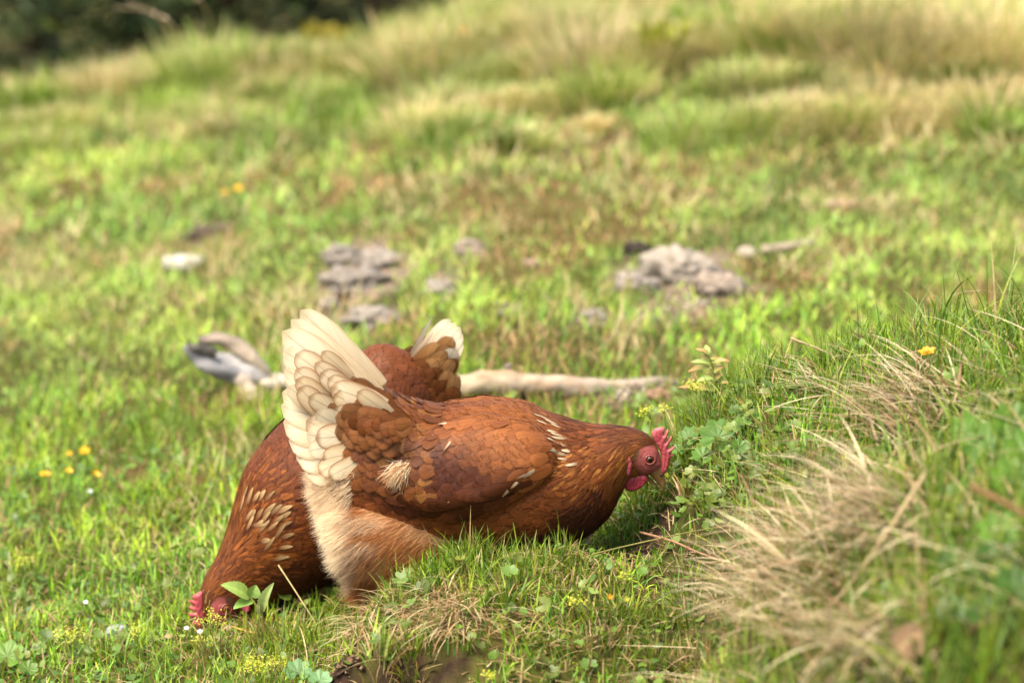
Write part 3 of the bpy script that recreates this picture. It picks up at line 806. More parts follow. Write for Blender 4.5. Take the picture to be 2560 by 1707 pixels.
def inflate(mb, outline, Y, side, T, Rr, colr, off=0.0, step=5.0, edge_col=None, bulge=None, ridge=0.0):
    """a fleshy lobe: closed photo outline at depth Y, given real thickness 2T that thins to its edge"""
    o = np.asarray(outline, float)
    seg = []
    K = len(o)
    cl = np.concatenate([o[-1:], o, o[:2]])
    for i in range(K):
        m = max(2, int(np.linalg.norm(o[(i + 1) % K] - o[i]) / (step * 0.6)))
        f = np.linspace(0, 1, m, endpoint=False)[:, None]
        p0, p1, p2, p3 = cl[i], cl[i + 1], cl[i + 2], cl[(i + 3) if i + 3 < len(cl) else 2]
        seg.append(0.5 * (2 * p1 + (p2 - p0) * f + (2 * p0 - 5 * p1 + 4 * p2 - p3) * f ** 2 + (3 * p1 - p0 - 3 * p2 + p3) * f ** 3))
    B = np.concatenate(seg); nb = len(B)
    lo, hi_ = B.min(0), B.max(0)
    gx, gy = np.meshgrid(np.arange(lo[0], hi_[0], step), np.arange(lo[1], hi_[1], step))
    G = np.stack([gx.ravel(), gy.ravel()], -1) + rng.uniform(-.15, .15, (gx.size, 2)) * step
    x, y = G[:, 0], G[:, 1]
    ins = np.zeros(len(G), bool)
    for i in range(nb):
        a, b = B[i], B[(i + 1) % nb]
        c = (a[1] > y) != (b[1] > y)
        ins ^= c & (x < (b[0] - a[0]) * (y - a[1]) / (b[1] - a[1] + 1e-12) + a[0])
    G = G[ins]
    d = np.sqrt(((G[:, None, :] - B[None]) ** 2).sum(-1)).min(1) if len(G) else np.zeros(0)
    G = G[d > step * 0.45]
    vs_, _, fs, *_ = geometry.delaunay_2d_cdt([Vector(p) for p in np.concatenate([B, G])], [(i, (i + 1) % nb) for i in range(nb)], [], 1, 1e-5)
    P2 = np.array([list(v) for v in vs_]); T3 = np.array([f for f in fs if len(f) == 3])
    d = np.sqrt(((P2[:, None, :] - B[None]) ** 2).sum(-1)).min(1)
    k = np.clip(d / Rr, 0, 1)
    th = T * np.sqrt(np.maximum(1 - (1 - k) ** 2, 0))
    if ridge:
        th = th * (1 + ridge * (vnoise(P2[:, 0] * 0.35, P2[:, 1] * 0.08, 3) - 0.5))
    base = unproj(P2[:, 0], P2[:, 1], Y)
    side = np.asarray(side, float)
    bl = off + (bulge(P2[:, 0], P2[:, 1]) if bulge else 0)
    A = base + (th + bl)[:, None] * side if np.ndim(bl) else base + (th + bl)[:, None] * side
    Bk = base + ((-th + bl)[:, None]) * side
    C = np.broadcast_to(np.asarray(colr, float), (len(P2), 3))
    if edge_col is not None:
        C = C * k[:, None] + np.asarray(edge_col) * (1 - k[:, None])
    mb.add(A, T3, C)
    mb.add(Bk, T3[:, ::-1], C)

def ball(mb, c, r, axis, cols, nring=14, nseg=20):
    """eyeball: rings of colour by the angle from its axis; cols = [(deg, colour), ...]"""
    axis = unit(np.asarray(axis, float)); a = unit(np.cross(axis, [0.2, 0.3, 1])); b = np.cross(axis, a)
    ph = np.linspace(0, math.pi, nring); th = np.linspace(0, 2 * math.pi, nseg)
    Pm, Tm = np.meshgrid(ph, th, indexing='ij')
    V = np.asarray(c) + r * (np.cos(Pm)[..., None] * axis + np.sin(Pm)[..., None] * (np.cos(Tm)[..., None] * a + np.sin(Tm)[..., None] * b))
    C = np.zeros(V.shape)
    for i in range(nring):
        dg = math.degrees(ph[i])
        for lim, cc in cols:
            if dg <= lim:
                C[i] = cc; break
    mb.add(V.reshape(-1, 3), grid_faces(1, nring, nseg), C.reshape(-1, 3))

def ring(mb, c, R, r, axis, colr, sx=1.0, n=24, m=8):
    axis = unit(np.asarray(axis, float)); a = unit(np.cross([0, 0, 1], axis)); b = np.cross(axis, a)
    th = np.linspace(0, 2 * math.pi, n); ph = np.linspace(0, 2 * math.pi, m)
    T, Ph = np.meshgrid(th, ph, indexing='ij')
    rad = R + r * np.cos(Ph)
    V = np.asarray(c) + rad[..., None] * (sx * np.cos(T)[..., None] * a + np.sin(T)[..., None] * b) + (r * np.sin(Ph))[..., None] * axis
    mb.add(V.reshape(-1, 3), grid_faces(1, n, m), np.asarray(colr, float))

def polydist(poly, x, y):
    """signed distance to a polygon in photo pixels, positive inside"""
    P = np.asarray(poly, float); x = np.asarray(x, float); y = np.asarray(y, float)
    ins = np.zeros(x.shape, bool); dm = np.full(x.shape, 1e9)
    for i in range(len(P)):
        a, b = P[i], P[(i + 1) % len(P)]
        c = (a[1] > y) != (b[1] > y)
        ins ^= c & (x < (b[0] - a[0]) * (y - a[1]) / (b[1] - a[1] + 1e-12) + a[0])
        ab = b - a; t = np.clip(((x - a[0]) * ab[0] + (y - a[1]) * ab[1]) / (ab @ ab), 0, 1)
        dm = np.minimum(dm, np.hypot(x - a[0] - t * ab[0], y - a[1] - t * ab[1]))
    return np.where(ins, dm, -dm)

def blob(pts, px, py):
    """0..1 mask of soft ellipses (px, py, rx, ry)"""
    m = np.zeros(np.shape(px))
    for cx, cy, rx, ry in pts:
        m = np.maximum(m, 1 - sstep(0.55, 1.1, np.hypot((px - cx) / rx, (py - cy) / ry)))
    return m[..., None]

def mixc(a, b, m):
    return a * (1 - m) + np.asarray(b) * m

def shank(root, top, foot, heading, r, parent):
    """scaly shank with three front toes and a hind toe standing on the ground"""
    mb = MB()
    top, foot = np.asarray(top, float), np.asarray(foot, float)
    c = hl(206, 170, 116)
    V, F = tube(smooth_path([top, top * .5 + foot * .5, foot + [0, 0, r]], 10), np.linspace(r * 1.25, r, 10) * (1 + .12 * np.sin(np.arange(10) * 2.1)), 10)
    mb.add(V, F, c)
    o = mb.build("leg", M_HORN, parent)
    h = unit(np.array([heading[0], heading[1], 0.0])); s_ = np.array([-h[1], h[0], 0])
    for k, ang in enumerate((-0.5, 0.0, 0.5, math.pi)):
        d = h * math.cos(ang) + s_ * math.sin(ang)
        L = (0.045, 0.055, 0.045, 0.022)[k]
        pts = [foot + [0, 0, r], foot + d * L * .45 + [0, 0, r * 1.3], foot + d * L * .85 + [0, 0, r * .7], foot + d * L + [0, 0, 0.001]]
        for p in pts[1:]:
            p[2] = max(p[2], float(H(p[0], p[1])) + 0.003)
        m2 = MB(); V, F = tube(smooth_path(pts, 9), np.linspace(r * .95, r * .3, 9), 8); m2.add(V, F, c)
        m2.build("toe", M_HORN, o)
    return o

BR = dict(dark=hl(108, 55, 27), mid=hl(152, 84, 39))

def rows(S, q0, q1, t0, t1, dl, dw, jit=0.3):
    """staggered feather roots over a patch of skin; spacing in metres"""
    Q = []; T = []
    q = q0; k = 0
    while q < q1:
        nt = 40
        tt = np.linspace(t0, t1, nt)
        P = S.raw(np.full(nt, q), tt)
        arc = np.concatenate([[0], np.cumsum(np.linalg.norm(np.diff(P, axis=0), axis=1))])
        m = max(3, int(arc[-1] / dw))
        a = (np.arange(m) + (0.5 if k % 2 else 0.0) + rng.uniform(-jit, jit, m)) / m * arc[-1]
        Q.append(np.full(m, q)); T.append(np.interp(a, arc, tt))
        mid = np.array([q]), np.array([(t0 + t1) / 2])
        sp = np.linalg.norm(S.raw(np.minimum(mid[0] + .05, S.K - 1), mid[1]) - S.raw(mid[0] - .05 if q > .05 else mid[0], mid[1])) / (.1 if q > .05 else .05)
        q += dl / max(sp, 0.008); k += 1
    Q = np.concatenate(Q); T = np.concatenate(T)
    Q = np.clip(Q + rng.normal(0, 0.05, len(Q)), 0.02, S.K - 1.02)
    return Q, T

def lobes(hen, mb_name, outline, Y, side, T, Rr, colr, mat, **kw):
    mb = MB(); inflate(mb, outline, Y, side, T, Rr, colr, **kw)
    return mb.build(mb_name, mat, hen)

def beak(hen, top, bot, Yf, hw, colA, colB):
    mb = MB()
    S = Loft(top, bot, hw, Yf, SIDE)
    Q, T = S.grid(24, 21)
    V = S.raw(Q, T)
    f = (Q / (S.K - 1))[..., None]
    mb.add(V.reshape(-1, 3), grid_faces(1, 24, 21), (colA * (1 - f) + colB * f).reshape(-1, 3))
    return mb

SIDE = np.array([0.0, -1.0, 0.0])

# ---- the front hen, head to the right
def front_hen():
    fo = hit(905, 1490)
    root = empty("hen", (fo[0], -0.03, fo[2]), "russet hen with raised cream tail bending its head to the right behind the hummock", "hen", "hens")
    Yf = lambda px: 0.0
    tops = [(792, 1110), (805, 1050), (845, 990), (925, 975), (1010, 1007), (1100, 1019), (1200, 1010), (1300, 1013), (1392, 1044), (1460, 1063), (1525, 1067), (1572, 1071), (1612, 1084), (1640, 1112), (1652, 1150)]
    bots = [(798, 1170), (806, 1240), (824, 1305), (870, 1365), (980, 1380), (1090, 1390), (1215, 1398), (1338, 1378), (1452, 1338), (1518, 1286), (1552, 1228), (1568, 1196), (1592, 1192), (1612, 1188), (1632, 1180)]
    hw = [.006, .030, .050, .066, .078, .084, .086, .083, .073, .059, .043, .031, .024, .0185, .010]
    S = Loft(tops, bots, hw, Yf, SIDE)
    WING = [(985, 1160), (1040, 1105), (1110, 1060), (1210, 1035), (1330, 1062), (1392, 1115), (1378, 1190), (1310, 1240), (1210, 1290), (1120, 1305), (1050, 1285), (1005, 1240)]
    S.disp = lambda px, py: 0.006 * sstep(-6, 8, polydist(WING, px, py)) + 0.010 * sstep(0, 60, polydist(WING, px, py))

    FACE = [(1622, 1150, 38, 44), (1640, 1172, 24, 24)]
    def skin_c(px, py):
        c = np.broadcast_to(hl(132, 70, 34), px.shape + (3,))
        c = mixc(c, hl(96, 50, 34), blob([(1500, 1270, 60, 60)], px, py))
        c = mixc(c, hl(206, 108, 104), blob(FACE, px, py))
        c = mixc(c, hl(120, 82, 50), blob([(1588, 1130, 14, 26)], px, py) * 0.9)
        c = mixc(c, hl(232, 205, 160), blob([(770, 1220, 45, 70)], px, py))
        return c
    Q, T = S.grid(190, 81)
    V = S.ev(Q, T, 0.0)
    Vn = S.ev(Q, np.abs(T), 0.0)
    px, py = proj(Vn)
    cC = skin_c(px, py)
    # brow and cheek folds of the face
    fm = blob([(1622, 1150, 34, 36)], px, py)[..., 0]
    fold = 0.00035 * fm * np.sin(np.hypot(px - 1624, py - 1147) * 0.55)
    fold = fold + fm * .0011 * (fbm(px * .11, py * .16, 33, 3) - .5)
    V = V + S.normal(Q, T) * fold[..., None]
    # the thigh and drumstick belong to the same skin mass: a second closed shell merged into it
    mb = MB(); mb.add(V.reshape(-1, 3), grid_faces(1, 190, 81), cC.reshape(-1, 3))
    mb.build("body", M_HIDE, root)

    def feather_c(px, py, n):
        k = rng.random(n)[:, None]
        k = .25 + .5 * k; c = mixc(BR['mid'], BR['dark'], k * 0.7) * rng.uniform(0.86, 1.14, (n, 1))
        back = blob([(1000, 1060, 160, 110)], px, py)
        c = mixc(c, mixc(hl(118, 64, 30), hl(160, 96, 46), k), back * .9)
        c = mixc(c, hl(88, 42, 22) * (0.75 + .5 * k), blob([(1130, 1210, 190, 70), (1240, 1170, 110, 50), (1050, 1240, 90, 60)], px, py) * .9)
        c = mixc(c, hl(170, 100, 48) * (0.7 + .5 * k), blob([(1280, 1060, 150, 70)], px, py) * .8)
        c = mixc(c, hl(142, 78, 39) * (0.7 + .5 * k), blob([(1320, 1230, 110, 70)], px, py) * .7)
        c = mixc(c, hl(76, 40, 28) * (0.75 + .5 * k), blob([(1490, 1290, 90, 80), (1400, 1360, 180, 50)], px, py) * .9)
        c = mixc(c, hl(236, 208, 160) * (0.85 + .2 * k), blob([(775, 1200, 60, 90), (760, 1120, 40, 60)], px, py))
        return c

    # body plumage: shingled contour feathers in bands of different size
    mb = MB()
    def band(q0, q1, t0, t1, dl, dw, L, W, lift, phi, kind='round', mul=1.0, base=0.0, cf=None, tipgain=(1.05, 1.35)):
        q, th = rows(S, q0, q1, t0, t1, dl, dw)
        P = S.raw(q, np.abs(th)); px, py = proj(P)
        n = len(q)
        face = blob([(1624, 1152, 46, 46), (1650, 1160, 30, 40)], px, py)[:, 0] > 0.4
        face |= (px < 975) & (py < 1205)
        q, th, px, py = [a[~face] for a in (q, th, px, py)]; n = len(q)
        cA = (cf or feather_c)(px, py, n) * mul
        cB = cA * rng.uniform(*tipgain, (n, 1))
        fl = np.broadcast_to(phi(px, py) if callable(phi) else phi, (n,)) + rng.normal(0, 0.13, n)
        fl = fl * np.clip(np.abs(np.sin(th)) * 1.6, 0, 1)
        coat(mb, S, q, th, fl, rng.uniform(.85, 1.15, n) * L, rng.uniform(.85, 1.15, n) * W, np.full(n, lift * .6) * rng.uniform(.6, 1.4, n), cA, cB, kind, base=base)
    full = math.pi * 0.97
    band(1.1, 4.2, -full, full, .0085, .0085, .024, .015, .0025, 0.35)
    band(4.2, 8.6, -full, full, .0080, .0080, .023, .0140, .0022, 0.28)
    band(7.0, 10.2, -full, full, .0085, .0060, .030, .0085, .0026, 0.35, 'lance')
    pl = mb.build("plumage", M_FEATHER, root)
    # loose barbs that soften the shingles
    mb = MB(); nn = 5200
    q = rng.uniform(1.2, 9.5, nn); t_ = rng.uniform(-2.9, 2.9, nn)
    P = S.ev(q, t_, .002); px, py = proj(S.raw(q, np.abs(t_)))
    Dn = S.normal(q, t_); back = S.raw(np.maximum(q - .15, 0), t_) - S.raw(q, t_)
    strands(mb, P, unit(back) + Dn * rng.uniform(.02, .22, nn)[:, None] + np.array([0, 0, -.25]), rng.uniform(.007, .015, nn), rng.uniform(.00025, .0006, nn), feather_c(px, py, nn) * rng.uniform(1.0, 1.7, (nn, 1)), .1)
    mb.build("loose_barbs", M_FLUFF, pl)

    # neck hackle: narrow pointed feathers, some with cream tips
    mb = MB()
    def hackle_c(px, py, n):
        k = rng.random(n)[:, None]
        c = mixc(hl(128, 66, 32), hl(204, 130, 62), k) * rng.uniform(.75, 1.2, (n, 1))
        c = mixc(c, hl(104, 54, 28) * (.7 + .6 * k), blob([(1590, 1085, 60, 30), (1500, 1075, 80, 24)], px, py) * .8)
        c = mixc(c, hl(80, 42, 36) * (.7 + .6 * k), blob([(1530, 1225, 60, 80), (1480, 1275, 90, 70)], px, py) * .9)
        return c
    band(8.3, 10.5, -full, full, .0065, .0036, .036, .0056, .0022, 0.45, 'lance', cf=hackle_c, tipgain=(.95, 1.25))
    band(10.4, 12.2, -2.9, 2.9, .0042, .0024, .024, .0036, .0014, 0.35, 'lance', cf=hackle_c, tipgain=(.9, 1.15))
    band(12.0, 13.0, -2.2, 2.2, .0026, .0016, .011, .0022, .0007, 0.15, 'lance', cf=lambda px, py, n: mixc(hl(112, 62, 32), hl(150, 92, 46), rng.random(n)[:, None] ** 2), tipgain=(.9, 1.1))
    # cream flecks among the hackle
    fx = np.array([1352, 1372, 1384, 1392, 1398, 1388, 1404, 1398, 1410, 1420, 1406, 1436, 1366, 1380, 1414])
    fy = np.array([1046, 1052, 1060, 1068, 1090, 1108, 1112, 1130, 1138, 1128, 1148, 1158, 1062, 1078, 1096])
    fq, ft = [], []
    QQ, TT = np.meshgrid(np.linspace(6.5, 10, 150), np.linspace(0.05, 2.2, 120), indexing='ij')
    gx, gy = proj(S.raw(QQ, TT))
    for a, b in zip(fx, fy):
        i = np.argmin((gx - a) ** 2 + (gy - b) ** 2)
        fq.append(QQ.ravel()[i]); ft.append(TT.ravel()[i])
    n = len(fq)
    coat(mb, S, np.array(fq) + .18, np.array(ft), rng.normal(.12, .1, n), rng.uniform(.014, .024, n), rng.uniform(.0028, .0048, n), np.full(n, .0022), np.tile(hl(150, 86, 38), (n, 1)), np.tile(hl(255, 232, 190) * 1.35, (n, 1)) * rng.uniform(.6, 1.1, (n, 1)), 'lance', base=.0008)
    mb.build("hackle", M_FEATHER, root)

    # folded wings, one each side
    for sg, wname in ((1, "wing"), (-1, "wing")):
        mb = MB()
        QQ, TT = np.meshgrid(np.linspace(2.0, 9.0, 260), np.linspace(0.12, 2.6, 200), indexing='ij')
        gx, gy = proj(S.ev(QQ, TT))
        dd = polydist(WING, gx, gy)
        # rows of coverts step down from the shoulder; the flight feathers end in long overlapping tips
        pts = []
        for layer, (sx_, sy_, L, W, lift, lo, hi_) in enumerate([(40, 26, .036, .017, .0016, 4, 999), (28, 20, .026, .0150, .0016, 8, 999), (22, 17, .022, .0135, .0014, 8, 999)]):
            k = 0
            for yy in np.arange(1040, 1310, sy_):
                for xx in np.arange(990 + (k % 2) * sx_ / 2, 1400, sx_):
                    a, b = xx + rng.uniform(-.25, .25) * sx_, yy + rng.uniform(-.25, .25) * sy_
                    d = float(polydist(WING, a, b))
                    line = (a - 1000) * 0.33 + (b - 1160)        # + below the covert line
                    if d < lo: continue
                    if layer == 0 and line < 40: continue
                    if layer == 1 and not (10 < line < 110): continue
                    if layer == 2 and line > 50 + 30 * (a > 1250): continue
                    i = np.argmin((gx - a) ** 2 + (gy - b) ** 2)
                    pts.append((QQ.ravel()[i], TT.ravel()[i], L, W, lift, a, b, layer))
                k += 1
        pts = np.array(pts); n = len(pts)
        k = rng.random(n)[:, None]
        wt = np.clip((pts[:, 6] - (1030 + (pts[:, 5] - 1100) * .42)) / 90, 0, 1)[:, None]
        wt = np.maximum(wt, sstep(1180, 1080, pts[:, 5])[:, None] * .8) * sstep(1400, 1320, pts[:, 5])[:, None]
        cA = mixc(mixc(hl(156, 88, 42), hl(178, 106, 54), k), mixc(hl(80, 38, 21), hl(106, 54, 29), k), wt) * rng.uniform(.88, 1.12, (n, 1))
        cB = cA * rng.uniform(1.0, 1.3, (n, 1))
        phi = 0.30 + 0.25 * sstep(1250, 1020, pts[:, 5]) * 0 + rng.normal(0, .08, n)
        coat(mb, S, pts[:, 0], sg * pts[:, 1], phi, pts[:, 2] * rng.uniform(.9, 1.15, n), pts[:, 3] * rng.uniform(.9, 1.1, n), pts[:, 4], cA, cB, 'round', base=.0022)
        # long secondaries along the lower edge
        m = 12
        xs = np.linspace(1330, 1085, m); ys = np.interp(xs, [1085, 1180, 1330], [1262, 1255, 1205])
        idx = [np.argmin((gx - a) ** 2 + (gy - b) ** 2) for a, b in zip(xs, ys)]
        q = QQ.ravel()[idx]; t_ = TT.ravel()[idx]
        c = hl(98, 50, 26) * rng.uniform(.8, 1.2, (m, 1))
        coat(mb, S, q, sg * t_, np.full(m, .10) + rng.normal(0, .04, m), np.full(m, .062), np.full(m, .014), np.full(m, .004), c, c * 1.2, 'long', base=.003, nv=10)
        # bright quill along the wing's upper edge and pale nicked coverts
        xs = np.array([1085, 1060, 1035]); ys = np.array([1090, 1112, 1132])
        idx = [np.argmin((gx - a) ** 2 + (gy - b) ** 2) for a, b in zip(xs, ys)]
        coat(mb, S, QQ.ravel()[idx], sg * TT.ravel()[idx], np.full(3, .62), np.full(3, .045), np.full(3, .008), np.full(3, .005), np.tile(hl(150, 92, 62), (3, 1)), np.tile(hl(120, 70, 46), (3, 1)), 'lance', base=.004)
        if sg > 0:
            fx = [1128, 1322, 1335, 1296, 1284, 1116, 1150, 1012, 1020, 1028, 1004]; fy = [1105, 1182, 1176, 1200, 1210, 1062, 1236, 1166, 1176, 1184, 1172]
            idx = [np.argmin((gx - a) ** 2 + (gy - b) ** 2) for a, b in zip(fx, fy)]
            m = len(idx)
            coat(mb, S, QQ.ravel()[idx], TT.ravel()[idx], rng.normal(.5, .3, m), rng.uniform(.012, .02, m), rng.uniform(.0025, .0045, m), np.full(m, .004), np.tile(hl(250, 226, 190), (m, 1)), np.tile(hl(160, 96, 48), (m, 1)), 'lance', base=.003)
            # white down tuft behind the wing
            o2 = MB()
            nn = 900
            P = unproj(rng.normal(1008, 9, nn), rng.normal(1172, 8, nn), -.086 + rng.normal(0, .004, nn))
            D = np.stack([rng.normal(-.7, .3, nn), rng.normal(-.35, .3, nn), rng.normal(-.45, .35, nn)], -1)
            cc = mixc(np.tile(hl(246, 232, 208), (nn, 1)), hl(206, 150, 100), (rng.random((nn, 1)) < .3) * 1.0)
            strands(o2, P, D, rng.uniform(.008, .022, nn), rng.uniform(.0006, .0012, nn), cc * np.array([1.9, 1.75, 1.5]))
            wg = mb.build(wname, M_FEATHER, root)
            o2.build("down_tuft", M_FLUFF, wg)
        else:
            mb.build(wname, M_FEATHER, root)

    # tail: layered fan, both sides of the tent
    mb = MB()
    cream, pale, rimc = hl(255, 236, 204) * 1.7, hl(252, 224, 178) * 1.45, hl(186, 126, 72)
    E = np.array([(751, 775), (726, 800), (700, 838), (704, 880), (710, 925), (704, 985), (701, 1020), (708, 1060), (722, 1105), (742, 1150), (765, 1188)], float)
    R0 = np.array([(955, 965), (950, 985), (945, 1005), (935, 1020), (925, 1035), (905, 1055), (895, 1070), (885, 1085), (878, 1100), (872, 1112), (868, 1125)], float)
    for sg in (-1, 1):
        for i in range(len(E)):
            f = i / (len(E) - 1)
            # the lowest feathers lie outermost on the side of the tent
            y1 = -0.006 - 0.040 * f; y0 = -0.012 - 0.030 * f
            tip = unproj(E[i][0], E[i][1], y1); rt = unproj(R0[i][0], R0[i][1], y0)
            if sg > 0:
                tip = tip * [1, -1, 1] - [0, 0, .012]; rt = rt * [1, -1, 1] - [0, 0, .02]
            up = np.array([-0.15, -1.0 * -sg if sg > 0 else -1.0, 0.25 + .2 * f])
            up[1] = 1.0 if sg > 0 else -1.0
            quill(mb, rt, tip, up, (0.046 if i > 1 else 0.034) * rng.uniform(.9, 1.1), hl(240, 208, 164) * 1.3, cream * rng.uniform(.93, 1.03), (hl(244, 206, 152) * 1.2, .55), 'long', bow=.02, camber=.02, sag=rng.uniform(-.02, .06))
    # upper edge feather that draws the ridge of the tail
    for a, b, w_ in (((960, 965), (756, 776), .022), ((948, 972), (790, 800), .018), ((930, 960), (806, 815), .014)):
        quill(mb, unproj(*a, -.002), unproj(*b, -.002), [0, -1, .35], w_, hl(224, 184, 136), cream, (hl(206, 158, 100), .7), 'long', bow=.02)
    # coverts: tip px, direction (deg, photo, from tip back to root), length px, width px, kind 0 cream 1 cream+rim 2 brown
    CV = [(742, 885, 40, 120, 52, 1), (736, 915, 38, 110, 50, 1), (800, 882, 42, 110, 44, 1), (788, 905, 36, 110, 44, 1), (798, 930, 32, 120, 54, 1),
          (722, 965, 40, 120, 54, 0), (750, 968, 36, 110, 60, 1), (740, 945, 36, 110, 56, 1), (824, 968, 22, 130, 62, 1), (820, 945, 30, 110, 50, 1), (890, 975, 22, 90, 46, 1), (796, 1006, 34, 90, 46, 2),
          (768, 985, 34, 110, 56, 1), (768, 1052, 22, 120, 62, 1), (788, 1030, 26, 110, 54, 0), (760, 1085, 8, 120, 60, 0), (787, 1100, 10, 110, 60, 1), (775, 1130, -4, 110, 58, 0), (800, 1148, -14, 100, 54, 1), (792, 1176, -22, 90, 44, 1), (815, 1195, -30, 90, 46, 1),
          (830, 1012, 26, 90, 56, 1), (842, 985, 24, 100, 56, 1),
          (830, 1050, 16, 90, 62, 2), (853, 1015, 20, 85, 50, 2), (824, 1082, 6, 95, 66, 2), (828, 1118, -4, 95, 64, 2), (846, 1152, -14, 90, 58, 2), (838, 1180, -24, 80, 52, 2), (862, 1196, -32, 80, 50, 2),
          (893, 1008, 18, 80, 46, 2), (884, 1042, 12, 80, 50, 2), (872, 1075, 6, 85, 54, 2), (872, 1108, -4, 85, 54, 2), (884, 1140, -14, 85, 52, 2), (900, 1172, -24, 80, 50, 2), (888, 1206, -34, 80, 46, 2), (915, 1135, -10, 80, 50, 2), (928, 1160, -18, 80, 48, 2), (908, 1092, 0, 80, 48, 2), (918, 1055, 8, 80, 44, 2), (930, 1020, 12, 75, 40, 2),
          (948, 1120, -6, 75, 46, 2), (960, 1150, -14, 75, 46, 2), (950, 1085, 2, 70, 42, 2), (955, 1050, 6, 70, 40, 2), (935, 1200, -26, 75, 44, 2)]
    more = [(tx + rng.uniform(14, 34), ty + rng.uniform(-16, 20), dg + rng.normal(0, 8), L * .8, W * .82, kd) for tx, ty, dg, L, W, kd in CV if kd == 2]
    CV = [c for c in CV if c[5] != 2]
    RC = []
    for i, r in enumerate(np.arange(226, 44, -19)):
        st = (26 + 16 * (r - 70) / 150) / r
        for an in np.arange(math.radians(146) + (st / 2 if i % 2 else 0), math.radians(224), st):
            rr = r * rng.uniform(.97, 1.03); a2 = an + rng.normal(0, .03)
            tx, ty = 1040 + rr * math.cos(a2), 1060 - rr * math.sin(a2)
            if tx < 818: continue
            wrap = .30 + .70 * float(sstep(math.radians(144), math.radians(178), a2))
            RC.append((tx, ty, a2 + rng.normal(0, .10), 46 + 34 * (r - 70) / 150, 34 + 22 * (r - 70) / 150, (.036 + .046 * (226 - r) / 156) * wrap + .013, r))
    for sg in (-1,):
        for tx, ty, an, L, W, yo, r in RC:
            rx, ry = tx - L * math.cos(an), ty + L * math.sin(an)
            v_ = rng.uniform(.78, 1.15); t = np.clip((r - 170) / 60, 0, 1) * rng.uniform(.3, 1)
            cA = mixc(hl(176, 110, 60), hl(226, 172, 118), t) * v_; cB = mixc(mixc(hl(152, 84, 42), hl(196, 126, 70), rng.random()), hl(206, 148, 92), t) * v_
            quill(mb, unproj(rx, ry, -yo + .004), unproj(tx, ty, -yo - .002), [-.2 + rng.normal(0, .08), -1, .25 + rng.normal(0, .08)], W * .000478 * rng.uniform(.95, 1.15), cA, cB, (hl(96, 52, 28) * v_, .55), 'round', bow=.04, camber=.06, nu=9, nv=12)  # dark rim paints the shadow under each overlapping tip
    for sg in (-1, 1):
        for j, (tx, ty, dg, L, W, kd) in enumerate(CV):
            if sg > 0 and (kd == 2 or tx > 790): continue
            tx += rng.normal(0, 4); ty += rng.normal(0, 4); L *= rng.uniform(.9, 1.15); W *= rng.uniform(.85, 1.15)
            f = np.clip((ty - 780) / 420, 0, 1); g = np.clip((tx - 700) / 250, 0, 1)
            yo = -(0.020 + 0.038 * f + 0.022 * g + 0.006 * (kd == 2) + 0.0006 * (j % 5))
            a = math.radians(dg + rng.normal(0, 6))
            rx, ry = tx + L * math.cos(a), ty + L * math.sin(a)
            tip = unproj(tx, ty, yo); rt = unproj(rx, ry, yo - 0.002 * g + .006)
            if sg > 0:
                tip = tip * [1, -1, 1] - [0, 0, .03]; rt = rt * [1, -1, 1] - [0, 0, .03]
            up = [-0.25 + rng.normal(0, .1), float(sg), 0.30 - 0.25 * f + rng.normal(0, .1)]
            w_ = W * 0.000478 * 1.1
            k = rng.random()
            if kd == 0: cA, cB, rim = hl(230, 196, 150), cream * rng.uniform(.92, 1), (hl(228, 190, 140), .5)
            elif kd == 1: cA, cB, rim = hl(244, 212, 168) * 1.25, mixc(cream, pale, k), (rimc * rng.uniform(.8, 1.3), 1.0)
            else:
                v_ = rng.uniform(.65, 1.15); w_ *= 1.06; yo -= rng.uniform(0, .004)
                cA, cB, rim = hl(190, 130, 78) * v_, mixc(hl(150, 86, 44), hl(188, 122, 68), k) * v_, (hl(92, 50, 28) * v_, .8)
            quill(mb, rt, tip, up, w_, cA, cB, rim, 'round', bow=.016, camber=.018)
    # lower tail coverts hang into the vent down
    mb.build("tail", M_TAIL, root)

    # saddle hackle runs from the back into the tail
    mb = MB()
    q, th = rows(S, 2.3, 5.2, -1.45, 1.45, .0085, .0085)
    n = len(q); px, py = proj(S.raw(q, np.abs(th)))
    k = rng.random(n)[:, None]
    cA = mixc(hl(110, 58, 28), hl(156, 92, 44), k); cB = mixc(cA * 1.15, hl(190, 130, 70), (rng.random((n, 1)) < .25) * .7)
    coat(mb, S, q, th, np.clip(np.abs(th) * .45, 0, .5) + rng.normal(0, .12, n), rng.uniform(.024, .034, n), rng.uniform(.012, .019, n), rng.uniform(.003, .007, n), cA, cB, 'round', base=.002)
    mb.build("saddle", M_FEATHER, root)

    # thighs, vent down and legs
    for sg, yc in ((1, -.050), (-1, .050)):
        Yt = lambda px: yc
        TS = Loft([(1195, 1330), (1140, 1275), (1050, 1246), (960, 1240), (892, 1245), (850, 1265), (824, 1305)],
                  [(1180, 1360), (1120, 1402), (1035, 1436), (955, 1455), (895, 1440), (852, 1405), (828, 1335)], [.006, .022, .031, .035, .034, .026, .008], Yt, SIDE)
        DS = Loft([(862, 1370), (872, 1410), (884, 1450), (893, 1490)], [(985, 1370), (958, 1425), (932, 1462), (915, 1492)], [.026, .022, .014, .007], Yt, SIDE)
        th_o = None
